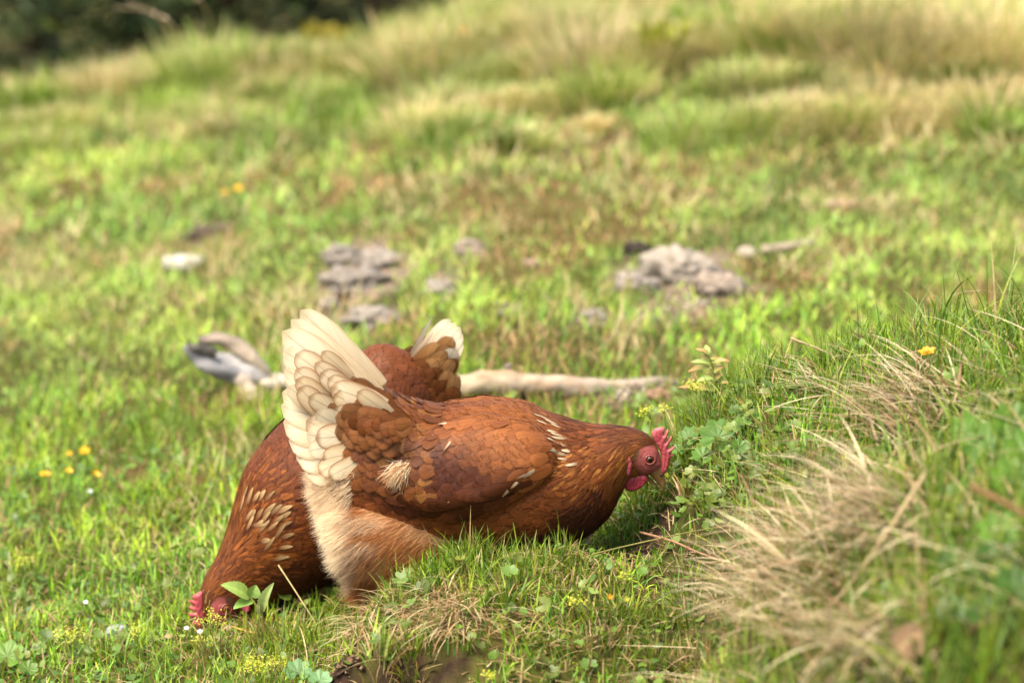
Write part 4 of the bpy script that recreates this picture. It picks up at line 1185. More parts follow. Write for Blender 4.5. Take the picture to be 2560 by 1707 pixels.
        def fc(px, py, n):
            c = mixc(hl(220, 152, 90), hl(186, 116, 64), rng.random((n, 1))) * rng.uniform(.85, 1.15, (n, 1))
            nz = sstep(.46, .6, fbm(px * .016, py * .024, 13, 2))[:, None] * .75
            c = mixc(c, hl(242, 196, 140), nz)
            c = mixc(c, hl(255, 236, 204) * 1.3, blob([(815, 1330, 80, 170), (858, 1420, 50, 80)], px, py) * .95)
            c = mixc(c, hl(244, 216, 180), blob([(1080, 1290, 60, 32), (1120, 1325, 36, 36), (905, 1310, 80, 26), (900, 1370, 60, 26)], px, py) * .75)
            c = mixc(c, hl(164, 98, 54), blob([(920, 1420, 70, 60)], px, py) * .6)
            return c
        mbt = MB()
        for LS, nn in ((TS, 60), (DS, 30)):
            Q, T = LS.grid(nn, 49)
            V = LS.raw(Q, T); px, py = proj(V)
            mbt.add(V.reshape(-1, 3), grid_faces(1, nn, 49), mixc(np.tile(hl(214, 150, 96), (V.shape[0] * V.shape[1], 1)), hl(250, 228, 186), blob([(805, 1340, 70, 160)], px, py).reshape(-1, 1)))
        tho = mbt.build("thigh", M_HIDE, root)
        mbs = MB()
        for LS, nn in ((TS, 24000 if sg > 0 else 3500), (DS, 5000 if sg > 0 else 1200)):
            q = rng.uniform(0.05, LS.K - 1.05, nn); t_ = rng.uniform(-math.pi, math.pi, nn)
            P = LS.raw(q, t_); Nn = LS.normal(q, t_); px, py = proj(P)
            flow = unit(np.stack([np.full(nn, -.9), np.zeros(nn), -0.35 - .25 * sstep(1260, 1420, py)], -1))
            D = flow + Nn * rng.uniform(.05, .38, nn)[:, None]
            strands(mbs, P, D, rng.uniform(.007, .019, nn), rng.uniform(.0004, .0009, nn), fc(px, py, nn) * 1.55, .12)
        mbs.build("thigh_down", M_FLUFF, tho)
        foot = hit(915, 1500) if sg > 0 else hit(985, 1480)
        fx_, fy_ = foot[0], yc
        gz = float(H(fx_, fy_))
        shank(root, unproj(905, 1478, yc), np.array([fx_, fy_, gz + .002]), (1, 0), .0055, root)
    # vent down: cream strands standing off the rear
    mb = MB()
    nn = 15000
    q = rng.uniform(0.25, 3.0, nn); t_ = rng.uniform(1.0, math.pi, nn) * rng.choice([-1, 1], nn, p=[.35, .65])
    P = S.raw(q, t_); Nn = S.normal(q, t_); px, py = proj(P)
    D = Nn * rng.uniform(.4, 1.0, nn)[:, None] + np.stack([np.full(nn, -.5), np.zeros(nn), np.full(nn, -.45)], -1)
    c = mixc(np.tile(hl(255, 236, 204) * 1.3, (nn, 1)), hl(236, 186, 132), rng.random((nn, 1)) * .5) * rng.uniform(.9, 1.08, (nn, 1))
    k = py > 1165
    P, D, c = P[k], D[k], c[k]; nn = len(P)
    strands(mb, P, D, rng.uniform(.008, .020, nn), rng.uniform(.0004, .0010, nn), c * 1.6, .05)
    mb.build("vent_down", M_FLUFF, root)

    # head furniture
    comb = [(1646, 1184), (1662, 1184), (1672, 1166), (1677, 1145), (1684, 1136), (1676, 1133), (1678, 1128), (1687, 1120), (1684, 1115), (1670, 1121), (1674, 1108), (1680, 1096), (1679, 1088), (1672, 1096), (1663, 1106), (1669, 1090), (1672, 1078), (1669, 1073), (1663, 1080), (1660, 1086), (1662, 1072), (1656, 1066), (1646, 1068), (1636, 1071), (1630, 1081), (1631, 1094), (1640, 1110), (1650, 1128), (1652, 1150)]
    lobes(root, "comb", comb, 0.0, SIDE, .0042, 9, hl(216, 88, 98), M_FLESH, step=3.0, edge_col=hl(232, 118, 118), ridge=.5)
    wat = [(1559, 1210), (1566, 1225), (1583, 1228), (1604, 1218), (1617, 1204), (1616, 1190), (1600, 1183), (1582, 1184), (1567, 1194)]
    ear = [(1559, 1146), (1566, 1135), (1575, 1139), (1580, 1158), (1577, 1180), (1570, 1190), (1562, 1180), (1558, 1164)]
    for s2 in (1, -1):
        yy = -.017 * s2
        lobes(root, "wattle", wat, yy * .7, SIDE, .0040, 11, hl(198, 60, 80), M_FLESH, step=3.5, edge_col=hl(214, 84, 98), ridge=.6)
        lobes(root, "earlobe", ear, -.0285 * s2, SIDE, .0040, 7, hl(224, 98, 116), M_FLESH, step=3.0, ridge=.7)
        mb = MB()
        ec = unproj(1624, 1148, -.0185 * s2)
        ball(mb, ec, .0051, [.12, -s2, .12], [(30, hl(16, 10, 8)), (54, hl(118, 62, 32)), (62, hl(84, 42, 30)), (180, hl(150, 70, 60))], 26, 24)
        eo = mb.build("eye", M_EYE, root)
        mb = MB()
        ring(mb, ec + np.array([.0004, -.0030 * s2, .0004]), .0053, .0011, [.12, -s2, .12], hl(168, 82, 76), 1.15)
        mb.build("eyelid", M_FLESH, eo)
    up_t = [(1640, 1150), (1652, 1168), (1661, 1190), (1664, 1208), (1660, 1222), (1655, 1230)]
    up_b = [(1612, 1178), (1626, 1190), (1640, 1204), (1649, 1214), (1653, 1223), (1655, 1230)]
    mb = beak(root, up_t, up_b, Yf, [.010, .0085, .0065, .0045, .0025, .0004], hl(150, 104, 62), hl(206, 164, 104))
    lo_t = [(1610, 1180), (1626, 1194), (1638, 1206), (1647, 1217)]
    lo_b = [(1606, 1190), (1620, 1202), (1634, 1212), (1646, 1219)]
    mb2 = beak(root, lo_t, lo_b, Yf, [.008, .0062, .0042, .0005], hl(130, 90, 56), hl(190, 150, 96))
    bo = mb.build("beak", M_HORN, root); mb2.build("lower_mandible", M_HORN, bo)
    mb = MB()
    for s2 in (1, -1):
        nc = unproj(1653, 1186, -.0068 * s2); ball(mb, nc, .0019, [0, -s2, 0], [(180, hl(60, 34, 24))], 8, 10)
    mb.build("nostril", M_HORN, bo)
    return root
front_hen()

def back_hen():
    rt = hit(810, 1530)
    root = empty("hen", (rt[0], .17, rt[2]), "darker chestnut hen standing behind the cream tailed one with its head down in the grass", "hen", "hens")
    Yf = lambda px: 0.10 + (px - 530) / 570.0 * 0.15
    ax = unit(np.array([570 * .00049, .15, 0])); SD = np.array([ax[1], -ax[0], 0])
    tops = [(1062, 925), (1012, 880), (950, 864), (884, 912), (806, 985), (742, 1045), (684, 1102), (632, 1172), (604, 1250), (580, 1325), (550, 1392), (520, 1442), (503, 1485), (503, 1530), (514, 1560)]
    bots = [(1088, 985), (1090, 1080), (1066, 1200), (1016, 1300), (950, 1370), (888, 1412), (818, 1445), (748, 1478), (690, 1498), (642, 1512), (608, 1530), (588, 1548), (572, 1566), (556, 1580), (540, 1584)]
    hw = [.010, .036, .054, .070, .083, .085, .080, .068, .054, .041, .031, .025, .021, .017, .010]
    S = Loft(tops, bots, hw, Yf, SD)
    FACE = [(552, 1528, 34, 40)]
    def fc(px, py, n):
        k = rng.random(n)[:, None]
        k = .25 + .5 * k; c = mixc(hl(140, 74, 36), hl(110, 56, 29), k) * rng.uniform(.9, 1.1, (n, 1))
        c = mixc(c, hl(150, 84, 44) * (.8 + .4 * k), blob([(960, 900, 90, 60)], px, py) * .6)
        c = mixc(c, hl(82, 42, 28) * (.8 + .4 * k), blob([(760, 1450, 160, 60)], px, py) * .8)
        return c
    def hc(px, py, n):
        k = rng.random(n)[:, None]
        c = mixc(hl(172, 98, 42), hl(104, 52, 25), k) * rng.uniform(.8, 1.2, (n, 1))
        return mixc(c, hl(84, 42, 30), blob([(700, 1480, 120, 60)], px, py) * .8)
    Q, T = S.grid(150, 65); V = S.raw(Q, T); px, py = proj(S.raw(Q, np.abs(T)))
    c = np.broadcast_to(hl(112, 58, 30), px.shape + (3,))
    c = mixc(c, hl(206, 104, 102), blob(FACE, px, py))
    c = mixc(c, hl(104, 70, 44), blob([(574, 1500, 12, 22)], px, py) * .9)
    mb = MB(); mb.add(V.reshape(-1, 3), grid_faces(1, 150, 65), c.reshape(-1, 3)); mb.build("body", M_HIDE, root)
    full = math.pi * .97
    def band(mb, q0, q1, t1, dl, dw, L, W, lift, phi, kind='round', cf=fc, gain=(1.0, 1.3)):
        q, th = rows(S, q0, q1, -t1, t1, dl, dw)
        px, py = proj(S.raw(q, np.abs(th)))
        k = blob([(556, 1528, 42, 44), (520, 1560, 26, 36)], px, py)[:, 0] < .4
        q, th, px, py = [a[k] for a in (q, th, px, py)]; n = len(q)
        cA = cf(px, py, n); cB = cA * rng.uniform(*gain, (n, 1))
        fl = (phi + rng.normal(0, .13, n)) * np.clip(np.abs(np.sin(th)) * 1.6, 0, 1)
        coat(mb, S, q, th, fl, rng.uniform(.85, 1.15, n) * L, rng.uniform(.85, 1.15, n) * W, lift * .6 * rng.uniform(.6, 1.4, n), cA, cB, kind)
    mb = MB()
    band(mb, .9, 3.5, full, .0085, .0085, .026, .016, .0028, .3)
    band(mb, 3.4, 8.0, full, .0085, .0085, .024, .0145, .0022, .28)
    mb.build("plumage", M_FEATHER, root)
    mb = MB()
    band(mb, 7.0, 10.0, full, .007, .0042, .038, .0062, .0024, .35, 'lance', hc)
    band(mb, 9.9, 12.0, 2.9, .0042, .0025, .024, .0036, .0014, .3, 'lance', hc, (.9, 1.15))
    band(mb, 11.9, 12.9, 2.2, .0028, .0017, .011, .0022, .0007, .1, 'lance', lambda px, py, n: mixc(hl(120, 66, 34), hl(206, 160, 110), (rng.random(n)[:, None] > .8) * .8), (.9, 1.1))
    # cream tipped hackle on the shoulder
    fx = np.array([612, 622, 640, 655, 672, 606, 620, 632, 648, 664, 684, 700, 640, 660, 690, 704, 652, 676, 700, 712, 660, 694, 706, 668, 700, 690, 625, 645])
    fy = np.array([1240, 1252, 1240, 1236, 1240, 1268, 1290, 1280, 1285, 1278, 1275, 1270, 1300, 1296, 1296, 1290, 1322, 1318, 1316, 1334, 1342, 1340, 1360, 1368, 1380, 1390, 1310, 1305])
    QQ, TT = np.meshgrid(np.linspace(6, 10, 150), np.linspace(.05, 2.2, 120), indexing='ij')
    gx, gy = proj(S.raw(QQ, TT))
    idx = [np.argmin((gx - a) ** 2 + (gy - b) ** 2) for a, b in zip(fx, fy)]
    n = len(idx)
    coat(mb, S, QQ.ravel()[idx] + .2, TT.ravel()[idx], rng.normal(.2, .15, n), rng.uniform(.018, .030, n), rng.uniform(.0045, .0072, n), np.full(n, .0022), np.tile(hl(130, 68, 34), (n, 1)), np.tile(hl(244, 202, 144) * 1.25, (n, 1)) * rng.uniform(.5, 1.05, (n, 1)), 'lance', base=.0012)
    mb.build("hackle", M_FEATHER, root)
    # folded wings
    WG = [(1000, 1010), (905, 950), (780, 1065), (716, 1150), (722, 1260), (800, 1330), (930, 1250), (1010, 1110)]
    QQ, TT = np.meshgrid(np.linspace(2, 8, 200), np.linspace(.12, 2.6, 160), indexing='ij')
    gx, gy = proj(S.raw(QQ, TT))
    for sg in (1, -1):
        mb = MB(); a, b = np.meshgrid(np.arange(710, 1020, 26.0), np.arange(950, 1330, 22.0))
        a = a.ravel() + rng.uniform(-7, 7, a.size); b = b.ravel() + rng.uniform(-6, 6, b.size)
        k = polydist(WG, a, b) > 8; a, b = a[k], b[k]; n = len(a)
        idx = [np.argmin((gx - u) ** 2 + (gy - v) ** 2) for u, v in zip(a, b)]
        cA = fc(a, b, n)
        coat(mb, S, QQ.ravel()[idx], sg * TT.ravel()[idx], rng.normal(.2, .1, n), rng.uniform(.026, .034, n), rng.uniform(.014, .018, n), np.full(n, .0018), cA, cA * 1.2, 'round', base=.003)
        mb.build("wing", M_FEATHER, root)
    # tail
    mb = MB()
    cream = hl(255, 240, 210) * 1.7
    E = [(1104, 786), (1118, 794), (1130, 803), (1140, 812), (1143, 828), (1141, 846), (1130, 868), (1122, 892), (1114, 920), (1106, 950)]
    for sg in (1, -1):
        for i, (tx, ty) in enumerate(E):
            f = i / 9.0
            r0 = np.array([1010 + 50 * f, 905 + 85 * f])
            yy = Yf(1080)
            tip = unproj(tx, ty, yy) + SD * sg * (.006 + .02 * f) - [0, 0, .008 * (sg < 0)]; r_ = unproj(*r0, Yf(r0[0])) + SD * sg * (.010 + .03 * f) - [0, 0, .02 * (sg < 0)]
            if i == 0: quill(mb, r_, tip, SD * sg + [0, 0, .2], .010, hl(210, 160, 104), cream, (hl(206, 150, 96), .5), 'lance', bow=.05, sag=.14)
            else: quill(mb, r_, tip, SD * sg + [-.3, 0, .35], .022, hl(206, 142, 86), cream if i < 6 else hl(214, 150, 92), (hl(226, 180, 126), .4), 'long', bow=.02, camber=.02)
    mid, brn = hl(224, 166, 104), hl(140, 76, 38)
    CV = [(1106, 830, 60, 1), (1096, 848, 60, 1), (1108, 856, 70, 0), (1086, 862, 55, 1), (1100, 880, 66, 1), (1076, 880, 60, 1), (1112, 880, 80, 2), (1092, 905, 70, 1), (1060, 880, 50, 1), (1104, 915, 84, 1), (1086, 930, 74, 2), (1070, 905, 60, 2), (1098, 945, 90, 2), (1078, 955, 80, 2),
          (1050, 905, 50, 2), (1060, 930, 60, 2), (1034, 890, 40, 2), (1040, 925, 52, 2), (1092, 975, 95, 2), (1064, 970, 80, 2), (1076, 848, 55, 1), (1046, 950, 60, 2), (1020, 905, 40, 2), (1018, 930, 45, 2), (1030, 965, 60, 2), (1050, 985, 75, 2)]
    for sg in (1, -1):
        for j, (tx, ty, dg, kd) in enumerate(CV):
            if sg < 0 and tx < 1070: continue
            a = math.radians(180 + dg - 10 + rng.normal(0, 6)); L = rng.uniform(62, 84)
            rx, ry = tx + L * math.cos(a), ty - L * math.sin(a)
            of = .026 + .018 * np.clip((ty - 800) / 180, 0, 1) + .01 * np.clip((1110 - tx) / 90, 0, 1) + .0005 * (j % 5)
            tip = unproj(tx, ty, Yf(1080)) + SD * sg * of; r_ = unproj(rx, ry, Yf(1080)) + SD * sg * (of - .004)
            v = rng.uniform(.9, 1.35)
            cA, cB = [(mid, cream * .9), (hl(186, 124, 70), mid * v), (brn * v, hl(156, 94, 50) * v)][kd]
            quill(mb, r_, tip - [0, 0, .02 * (sg < 0)], SD * sg + [0, 0, .25], rng.uniform(.02, .028), cA, cB, (hl(118, 66, 36), .5), 'round', bow=.07, nu=7, nv=10)
    mb.build("tail", M_TAIL, root)
    # legs
    for k, (a, b, c_, d_) in enumerate(((814, 1405, 797, 1530), (760, 1440, 735, 1545))):
        f = hit(c_, d_); yy = .15 if k == 0 else .22
        top = unproj(a, b, yy); ft = np.array([unproj(c_, d_, yy)[0], yy, 0.0]); ft[2] = float(H(ft[0], ft[1])) + .002
        shank(root, top, ft, (-.85, -.4), .0055, root)
        S2 = Loft([(a - 60, b - 90), (a - 40, b - 60), (a - 22, b - 20), (a - 10, b + 18)], [(a + 60, b - 100), (a + 44, b - 62), (a + 20, b - 22), (a + 8, b + 14)], [.03, .026, .016, .007], lambda p: yy, SD)
        Q, T = S2.grid(24, 33); mb = MB(); mb.add(S2.raw(Q, T).reshape(-1, 3), grid_faces(1, 24, 33), hl(96, 52, 30)); o = mb.build("thigh", M_HIDE, root)
        mb = MB(); n = 1500; q = rng.uniform(.1, 2.9, n); t_ = rng.uniform(-3.1, 3.1, n)
        strands(mb, S2.raw(q, t_), S2.normal(q, t_) * .4 + np.array([.2, 0, -.9]), rng.uniform(.01, .022, n), rng.uniform(.0006, .0012, n), np.tile(hl(120, 66, 36), (n, 1)) * rng.uniform(.7, 1.2, (n, 1)), .1)
        mb.build("thigh_down", M_FLUFF, o)
    # head furniture
    comb = [(505, 1478), (492, 1482), (480, 1490), (484, 1500), (476, 1498), (475, 1506), (484, 1514), (473, 1514), (474, 1522), (485, 1528), (472, 1532), (474, 1541), (488, 1546), (480, 1556), (486, 1564), (496, 1572), (508, 1566), (512, 1548), (508, 1524), (508, 1500)]
    lobes(root, "comb", comb, Yf(495), SD, .0042, 9, hl(216, 84, 98), M_FLESH, step=3.0, edge_col=hl(226, 96, 100), ridge=.5)
    for s2 in (1, -1):
        lobes(root, "earlobe", [(583, 1480), (592, 1484), (602, 1498), (597, 1512), (586, 1510), (580, 1496)], Yf(590) + .0, SD, .004, 7, hl(216, 82, 110), M_FLESH, step=3.0, ridge=.6, off=.030 * s2)
        lobes(root, "wattle", [(556, 1548), (582, 1528), (594, 1530), (584, 1552), (566, 1572), (548, 1580), (540, 1572)], Yf(570), SD, .004, 10, hl(190, 44, 66), M_FLESH, step=3.5, ridge=.5, off=.012 * s2)
        mb = MB(); ec = unproj(548, 1508, Yf(548)) + SD * s2 * .0205
        ball(mb, ec, .006, SD * s2 + [-.1, 0, .1], [(24, hl(24, 15, 10)), (50, hl(170, 100, 48)), (180, hl(140, 66, 56))], 20, 20)
        eo = mb.build("eye", M_EYE, root)
        mb = MB(); ring(mb, ec + SD * s2 * .003, .0064, .0014, SD * s2, hl(190, 96, 84), 1.1); ring(mb, ec + SD * s2 * .0015, .0086, .0014, SD * s2, hl(196, 84, 86), 1.1); mb.build("eyelid", M_FLESH, eo)
    SDk = SD
    for nm, t_, b_ in (("beak", [(508, 1556), (506, 1576), (510, 1594), (518, 1606)], [(540, 1580), (530, 1594), (524, 1602), (519, 1607)]),):
        mb = MB(); LB = Loft(t_, b_, [.010, .0075, .004, .0004], Yf, SDk); Q, T = LB.grid(16, 17); mb.add(LB.raw(Q, T).reshape(-1, 3), grid_faces(1, 16, 17), hl(170, 122, 74)); mb.build(nm, M_HORN, root)
    return root
back_hen()

# ------------------------------------------------------------------ wood, stones, clods
def hit_h(px, py, h):
    """where the photo's ray passes h above the ground"""
    d = unproj(px, py, CAM[1] + 1.0) - CAM
    t = np.concatenate([np.arange(2.0, 9, 0.004), np.arange(9, 30, 0.05)])
    P = CAM + d * t[:, None]
    b = P[:, 2] - H(P[:, 0], P[:, 1]) < h
    return P[int(np.argmax(b))]

def mpp(P): return float((np.asarray(P) - CAM) @ FWD) / FPX

def branch_log():
    g = hit(1400, 996); Y = g[1]
    root = empty("fallen_branch", g, "pale barkless branch lying in the grass behind the hens, running off to the right", "branch")
    s = mpp(g)
    pts = unproj([1010, 1100, 1180, 1265, 1340, 1420, 1500, 1580, 1650, 1700], [985, 974, 962, 957, 960, 966, 969, 970, 967, 966], np.full(10, Y) + np.linspace(-.05, .05, 10))
    r = np.array([33, 33, 30, 31, 28, 25, 23, 23, 19, 13]) * s
    P = smooth_path(pts, 60); P[:, 2] += .002 * (vnoise(np.arange(60) * .22, np.zeros(60), 8) - .5) * 3; R = np.interp(np.linspace(0, 9, 60), np.arange(10), r) * (1 + .18 * (vnoise(np.arange(60) * .35, np.zeros(60), 3) - .5))
    V, F = tube(P, R, 22, True, .35, 4)
    t = np.repeat(np.concatenate([[0], np.linspace(0, 1, 60), [1]]), 22)[:, None]; nz = fbm(V[:, 0] * 22, V[:, 2] * 60 + V[:, 1] * 50, 15, 3)[:, None]
    c = mixc(hl(226, 198, 158), hl(206, 186, 172), t) * (.72 + .5 * nz); c = mixc(c, hl(190, 138, 88), (nz > .6) * (1 - t) * .7)
    mb = MB(); mb.add(V, F, c); mb.build("stem", M_WOOD, root)
    mb = MB(); a = unproj(1262, 935, Y); b = unproj(1266, 912, Y)
    V, F = tube(smooth_path([a, (a + b) / 2 + [.004, 0, 0], b], 8), np.array([13, 12, 10, 9, 9, 9, 10, 8]) * s, 10, True, .4, 2); mb.add(V, F, hl(170, 152, 138)); mb.build("knot", M_WOOD, root)
branch_log()

def driftwood():
    g = hit(590, 985); s = mpp(g); Y = g[1]
    root = empty("driftwood", g, "forked grey weathered piece of wood with a dark hollow, left of the raised tail", "driftwood")
    def limb_or_shade(px, py, r, dy, ca, cb, seed):
        P = smooth_path(unproj(px, py, Y + np.asarray(dy)), 26); R = np.interp(np.linspace(0, 1, 26), np.linspace(0, 1, len(r)), np.array(r)) * s
        V, F = tube(P, R, 16, True, .5, seed)
        nz = fbm(V[:, 0] * 50, V[:, 2] * 50, seed, 3)[:, None]
        t = np.repeat(np.concatenate([[0], np.linspace(0, 1, 26), [1]]), 16)[:, None]
        mb = MB(); mb.add(V, F, mixc(ca, cb, t) * (.7 + .6 * nz)); mb.build("limb_or_shade", M_WOOD, root)
    limb_or_shade([500, 545, 590, 625, 655, 668], [852, 848, 862, 890, 925, 950], [10, 17, 20, 19, 17, 12], [.03, .02, .01, 0, 0, 0], hl(150, 132, 120), hl(224, 202, 172), 3)
    limb_or_shade([462, 490, 520, 560, 610, 660], [868, 890, 912, 930, 942, 950], [8, 16, 21, 22, 19, 10], [-.01, -.02, -.03, -.02, -.01, 0], hl(150, 146, 146), hl(204, 198, 196), 7)
    limb_or_shade([598, 612, 626, 640], [938, 962, 985, 1006], [20, 22, 22, 17], [-.01, -.02, -.03, -.04], hl(214, 194, 176), hl(226, 200, 166), 9)
    limb_or_shade([476, 520, 575, 630, 668], [882, 900, 915, 930, 952], [14, 26, 34, 32, 16], [.0, .0, .01, 0, 0], hl(176, 172, 172), hl(214, 206, 200), 17)
    limb_or_shade([470, 500, 540], [868, 872, 884], [8, 12, 14], [-.03, -.035, -.03], hl(112, 104, 98), hl(92, 84, 76), 11)  # dark tube painted to stand for the shade in the hollow
driftwood()

def lump_mesh(c, rx, ry, rz, colr, seed, rough=.35, sub=4, rot=0.0, flat=0.0):
    bm = bmesh.new(); bmesh.ops.create_icosphere(bm, subdivisions=sub, radius=1.0)
    V = np.array([v.co[:] for v in bm.verts]); F = np.array([[v.index for v in f.verts] for f in bm.faces]); bm.free()
    n1 = fbm(V[:, 0] * 1.6 + seed, V[:, 1] * 1.6 + V[:, 2] * 1.3, seed, 4); n2 = fbm(V[:, 0] * 5 + seed, V[:, 2] * 5 + V[:, 1] * 4, seed + 3, 3)
    n3 = np.abs(fbm(V[:, 0] * 2.6 + seed, V[:, 1] * 2.6 + V[:, 2] * 2.2, seed + 9, 3) - .5)
    V = V * (1 + rough * 2 * (n1 - .5) + rough * .9 * (n2 - .5) - rough * 1.6 * np.exp(-(n3 / .05) ** 2) * .35)[:, None]
    if flat: V[:, 2] = np.where(V[:, 2] > flat, flat + (V[:, 2] - flat) * .3, V[:, 2])
    ca, sa = math.cos(rot), math.sin(rot)
    x, y = V[:, 0] * rx, V[:, 1] * ry
    V = np.stack([x * ca - y * sa, x * sa + y * ca, V[:, 2] * rz], -1) + np.asarray(c)
    return V, F, np.asarray(colr) * (.72 + .56 * n2)[:, None]

def lump(name, px, py, w, h, colr, mat, label, cat, group=None, rough=.55, rot=0.0, flat=0.0, seed=None, lift=.55):
    g = hit(px, py); s = mpp(g); seed = seed or int(px * 7 + py) % 97
    V, F, C = lump_mesh([0, 0, h * s * (lift - .35)], w * s / 2, w * s * .38, h * s * .48, colr, seed, rough, 4, rot, flat)
    mb = MB(); mb.add(V, F, C)
    o = mb.build(name, mat, None); o.location = g
    return tag(o, label, cat, group)

PK, PD = hl(192, 178, 164), hl(118, 100, 88)
G1 = "dry earth clods in the scraped patch behind the tails"
lump("earth_clod", 850, 660, 100, 62, PK * .85, M_EARTH, "upper left clod of the crumbly pinkish heap above the two tails", "clod", G1)
lump("earth_clod", 945, 665, 120, 60, PK, M_EARTH, "wide pale clod at the upper right of the heap above the tails", "clod", G1)
lump("earth_clod", 880, 720, 150, 80, PK * .9, M_EARTH, "largest rounded clod in the middle of the pinkish heap", "clod", G1)
lump("earth_clod", 930, 810, 150, 70, PK * 1.05, M_EARTH, "lowest pale clod of the heap, just above the front hen's tail", "clod", G1)
lump("earth_clod", 828, 775, 56, 50, PK * .95, M_EARTH, "small clod beside the dark hole on the left of the heap", "clod", G1)
lump("earth_clod", 862, 752, 46, 30, PD * .4, M_EARTH, "dark clod sunk in the hollow of the heap", "clod", G1)  # toned far darker than the other clods
lump("earth_clod", 1105, 735, 84, 48, PK, M_EARTH, "lone clod to the right of the heap, above the back hen's tail", "clod", G1)
lump("stone", 1172, 637, 84, 50, hl(190, 168, 150), M_STONE, "rounded pinkish stone alone in the middle of the lawn", "stone")
lump("stone", 1325, 668, 40, 30, hl(196, 168, 146), M_STONE, "tiny pale stone between the round stone and the big rock", "stone")
lump("stone", 458, 682, 112, 46, hl(226, 216, 196), M_STONE, "flat whitish stone on the left of the lawn", "stone", None, .22, .1, .5, None, .95)
lump("stone", 292, 1585, 58, 50, hl(196, 196, 192), M_STONE, "flat grey slate chip in the grass at the lower left", "stone", None, .2, .6, .35)
lump("stone", 690, 965, 110, 55, hl(232, 214, 190), M_STONE, "cream stone against the left edge of the raised tail", "stone", None, .2, 0, .5)
lump("stone", 2100, 515, 100, 26, hl(206, 178, 142), M_STONE, "flat tan stone high on the right of the slope", "stone", None, .25, .4, .4)
lump("earth_clod", 510, 600, 96, 44, PD * .75, M_EARTH, "dark brown clod of dug earth above the whitish stone", "clod")
lump("earth_clod", 1925, 275, 80, 44, hl(120, 88, 62), M_EARTH, "brown clod below the tall tan grass on the right", "clod")
lump("earth_clod", 1490, 800, 70, 36, PK * .95, M_EARTH, "low pale clod below the big rock", "clod")
lump("earth_clod", 1640, 1000, 90, 40, hl(190, 152, 124), M_EARTH, "pinkish clod at the end of the fallen branch", "clod")
lump("earth_clod", 1590, 725, 120, 64, PK * .95, M_EARTH, "smooth tan clod at the lower left of the big rock", "clod")
lump("rock", 1690, 700, 190, 120, hl(200, 184, 166), M_STONE, "big pale rock with dark cavities in the middle distance", "rock", None, .5)
lump("rock", 1800, 735, 130, 90, hl(190, 170, 152), M_STONE, "second rock leaning on the right side of the big pale one", "rock", None, .5)
lump("rock", 1600, 640, 80, 50, hl(74, 62, 54), M_STONE, "dark rock behind the left shoulder of the big pale one", "rock", None, .5)  # toned much darker than the pale rocks beside it
lump("stone", 1760, 728, 64, 34, hl(66, 56, 48), M_STONE, "dark lump in the cavity at the foot of the rocks", "stone", None, .4)  # small lump, far darker than the rocks around it
lump("stone", 1868, 640, 54, 36, hl(222, 204, 180), M_STONE, "small whitish stone at the near end of the short twig", "stone", None, .2)
lump("stone", 1625, 1408, 46, 34, hl(150, 128, 104), M_EARTH, "crumb of brown earth in the bare soil below the beak", "stone", None, .5)
g = hit(1920, 640); s = mpp(g)
mb = MB(); V, F = tube(smooth_path([g + [-.01, 0, .01], g + [.04, .01, .016], g + [.085, .03, .02]], 14), np.linspace(13, 8, 14) * s, 10, True, .4, 3); mb.add(V, F, hl(206, 184, 158))
tag(mb.build("twig", M_WOOD, None), "short bleached twig to the right of the big rock", "twig")

# ------------------------------------------------------------------ flowers and plants
def stem_tube(mb, pts, r0, r1, colr, n=6, m=12):
    V, F = tube(smooth_path(pts, m), np.linspace(r0, r1, m), n); mb.add(V, F, colr)

def buttercup(px, py, dia, label, h=.06, tilt=(0, -.5, 1), colr=(250, 196, 20), cup=.35, npet=5, name="buttercup", grp="yellow buttercups dotted over the lawn"):
    P = hit_h(px, py, h); gz = float(H(P[0] + .01, P[1]))
    root = empty(name, (P[0] + .01, P[1], gz), label, "flower", grp)
    mb = MB(); stem_tube(mb, [[P[0] + .01, P[1], gz - .004], [P[0] + .006, P[1], gz + h * .5], P - np.array([0, 0, .001])], .0009, .0006, lin(120, 140, 60)); mb.build("stem", M_LEAF, root)
    nrm = unit(np.array(tilt, float)); a = unit(np.cross(nrm, [.3, 1, .1])); b = np.cross(nrm, a)
    mb = MB()
    for k in range(npet):
        an = 2 * math.pi * k / npet; d = math.cos(an) * a + math.sin(an) * b
        v = np.linspace(0, 1, 6); u = np.linspace(-1, 1, 5)
        w = dia * .42 * np.sin(np.clip(v * .86 + .08, 0, 1) * math.pi) ** .6
        t = np.cross(nrm, d)
        V = P + (dia * .5 * v[:, None, None]) * d + (.5 * w[:, None] * u[None, :])[..., None] * t + (dia * cup * (v[:, None] ** 1.6) + .06 * dia * u[None, :] ** 2)[..., None] * nrm
        mb.add(V.reshape(-1, 3), grid_faces(1, 6, 5), lin(*colr) * rng.uniform(.92, 1.05))
    mb.build("petals", M_PETAL, root)
    mb = MB(); ball(mb, P + nrm * dia * .10, dia * .13, nrm, [(180, lin(214, 160, 20))], 8, 10); mb.build("stamens", M_PETAL, root)
    return root

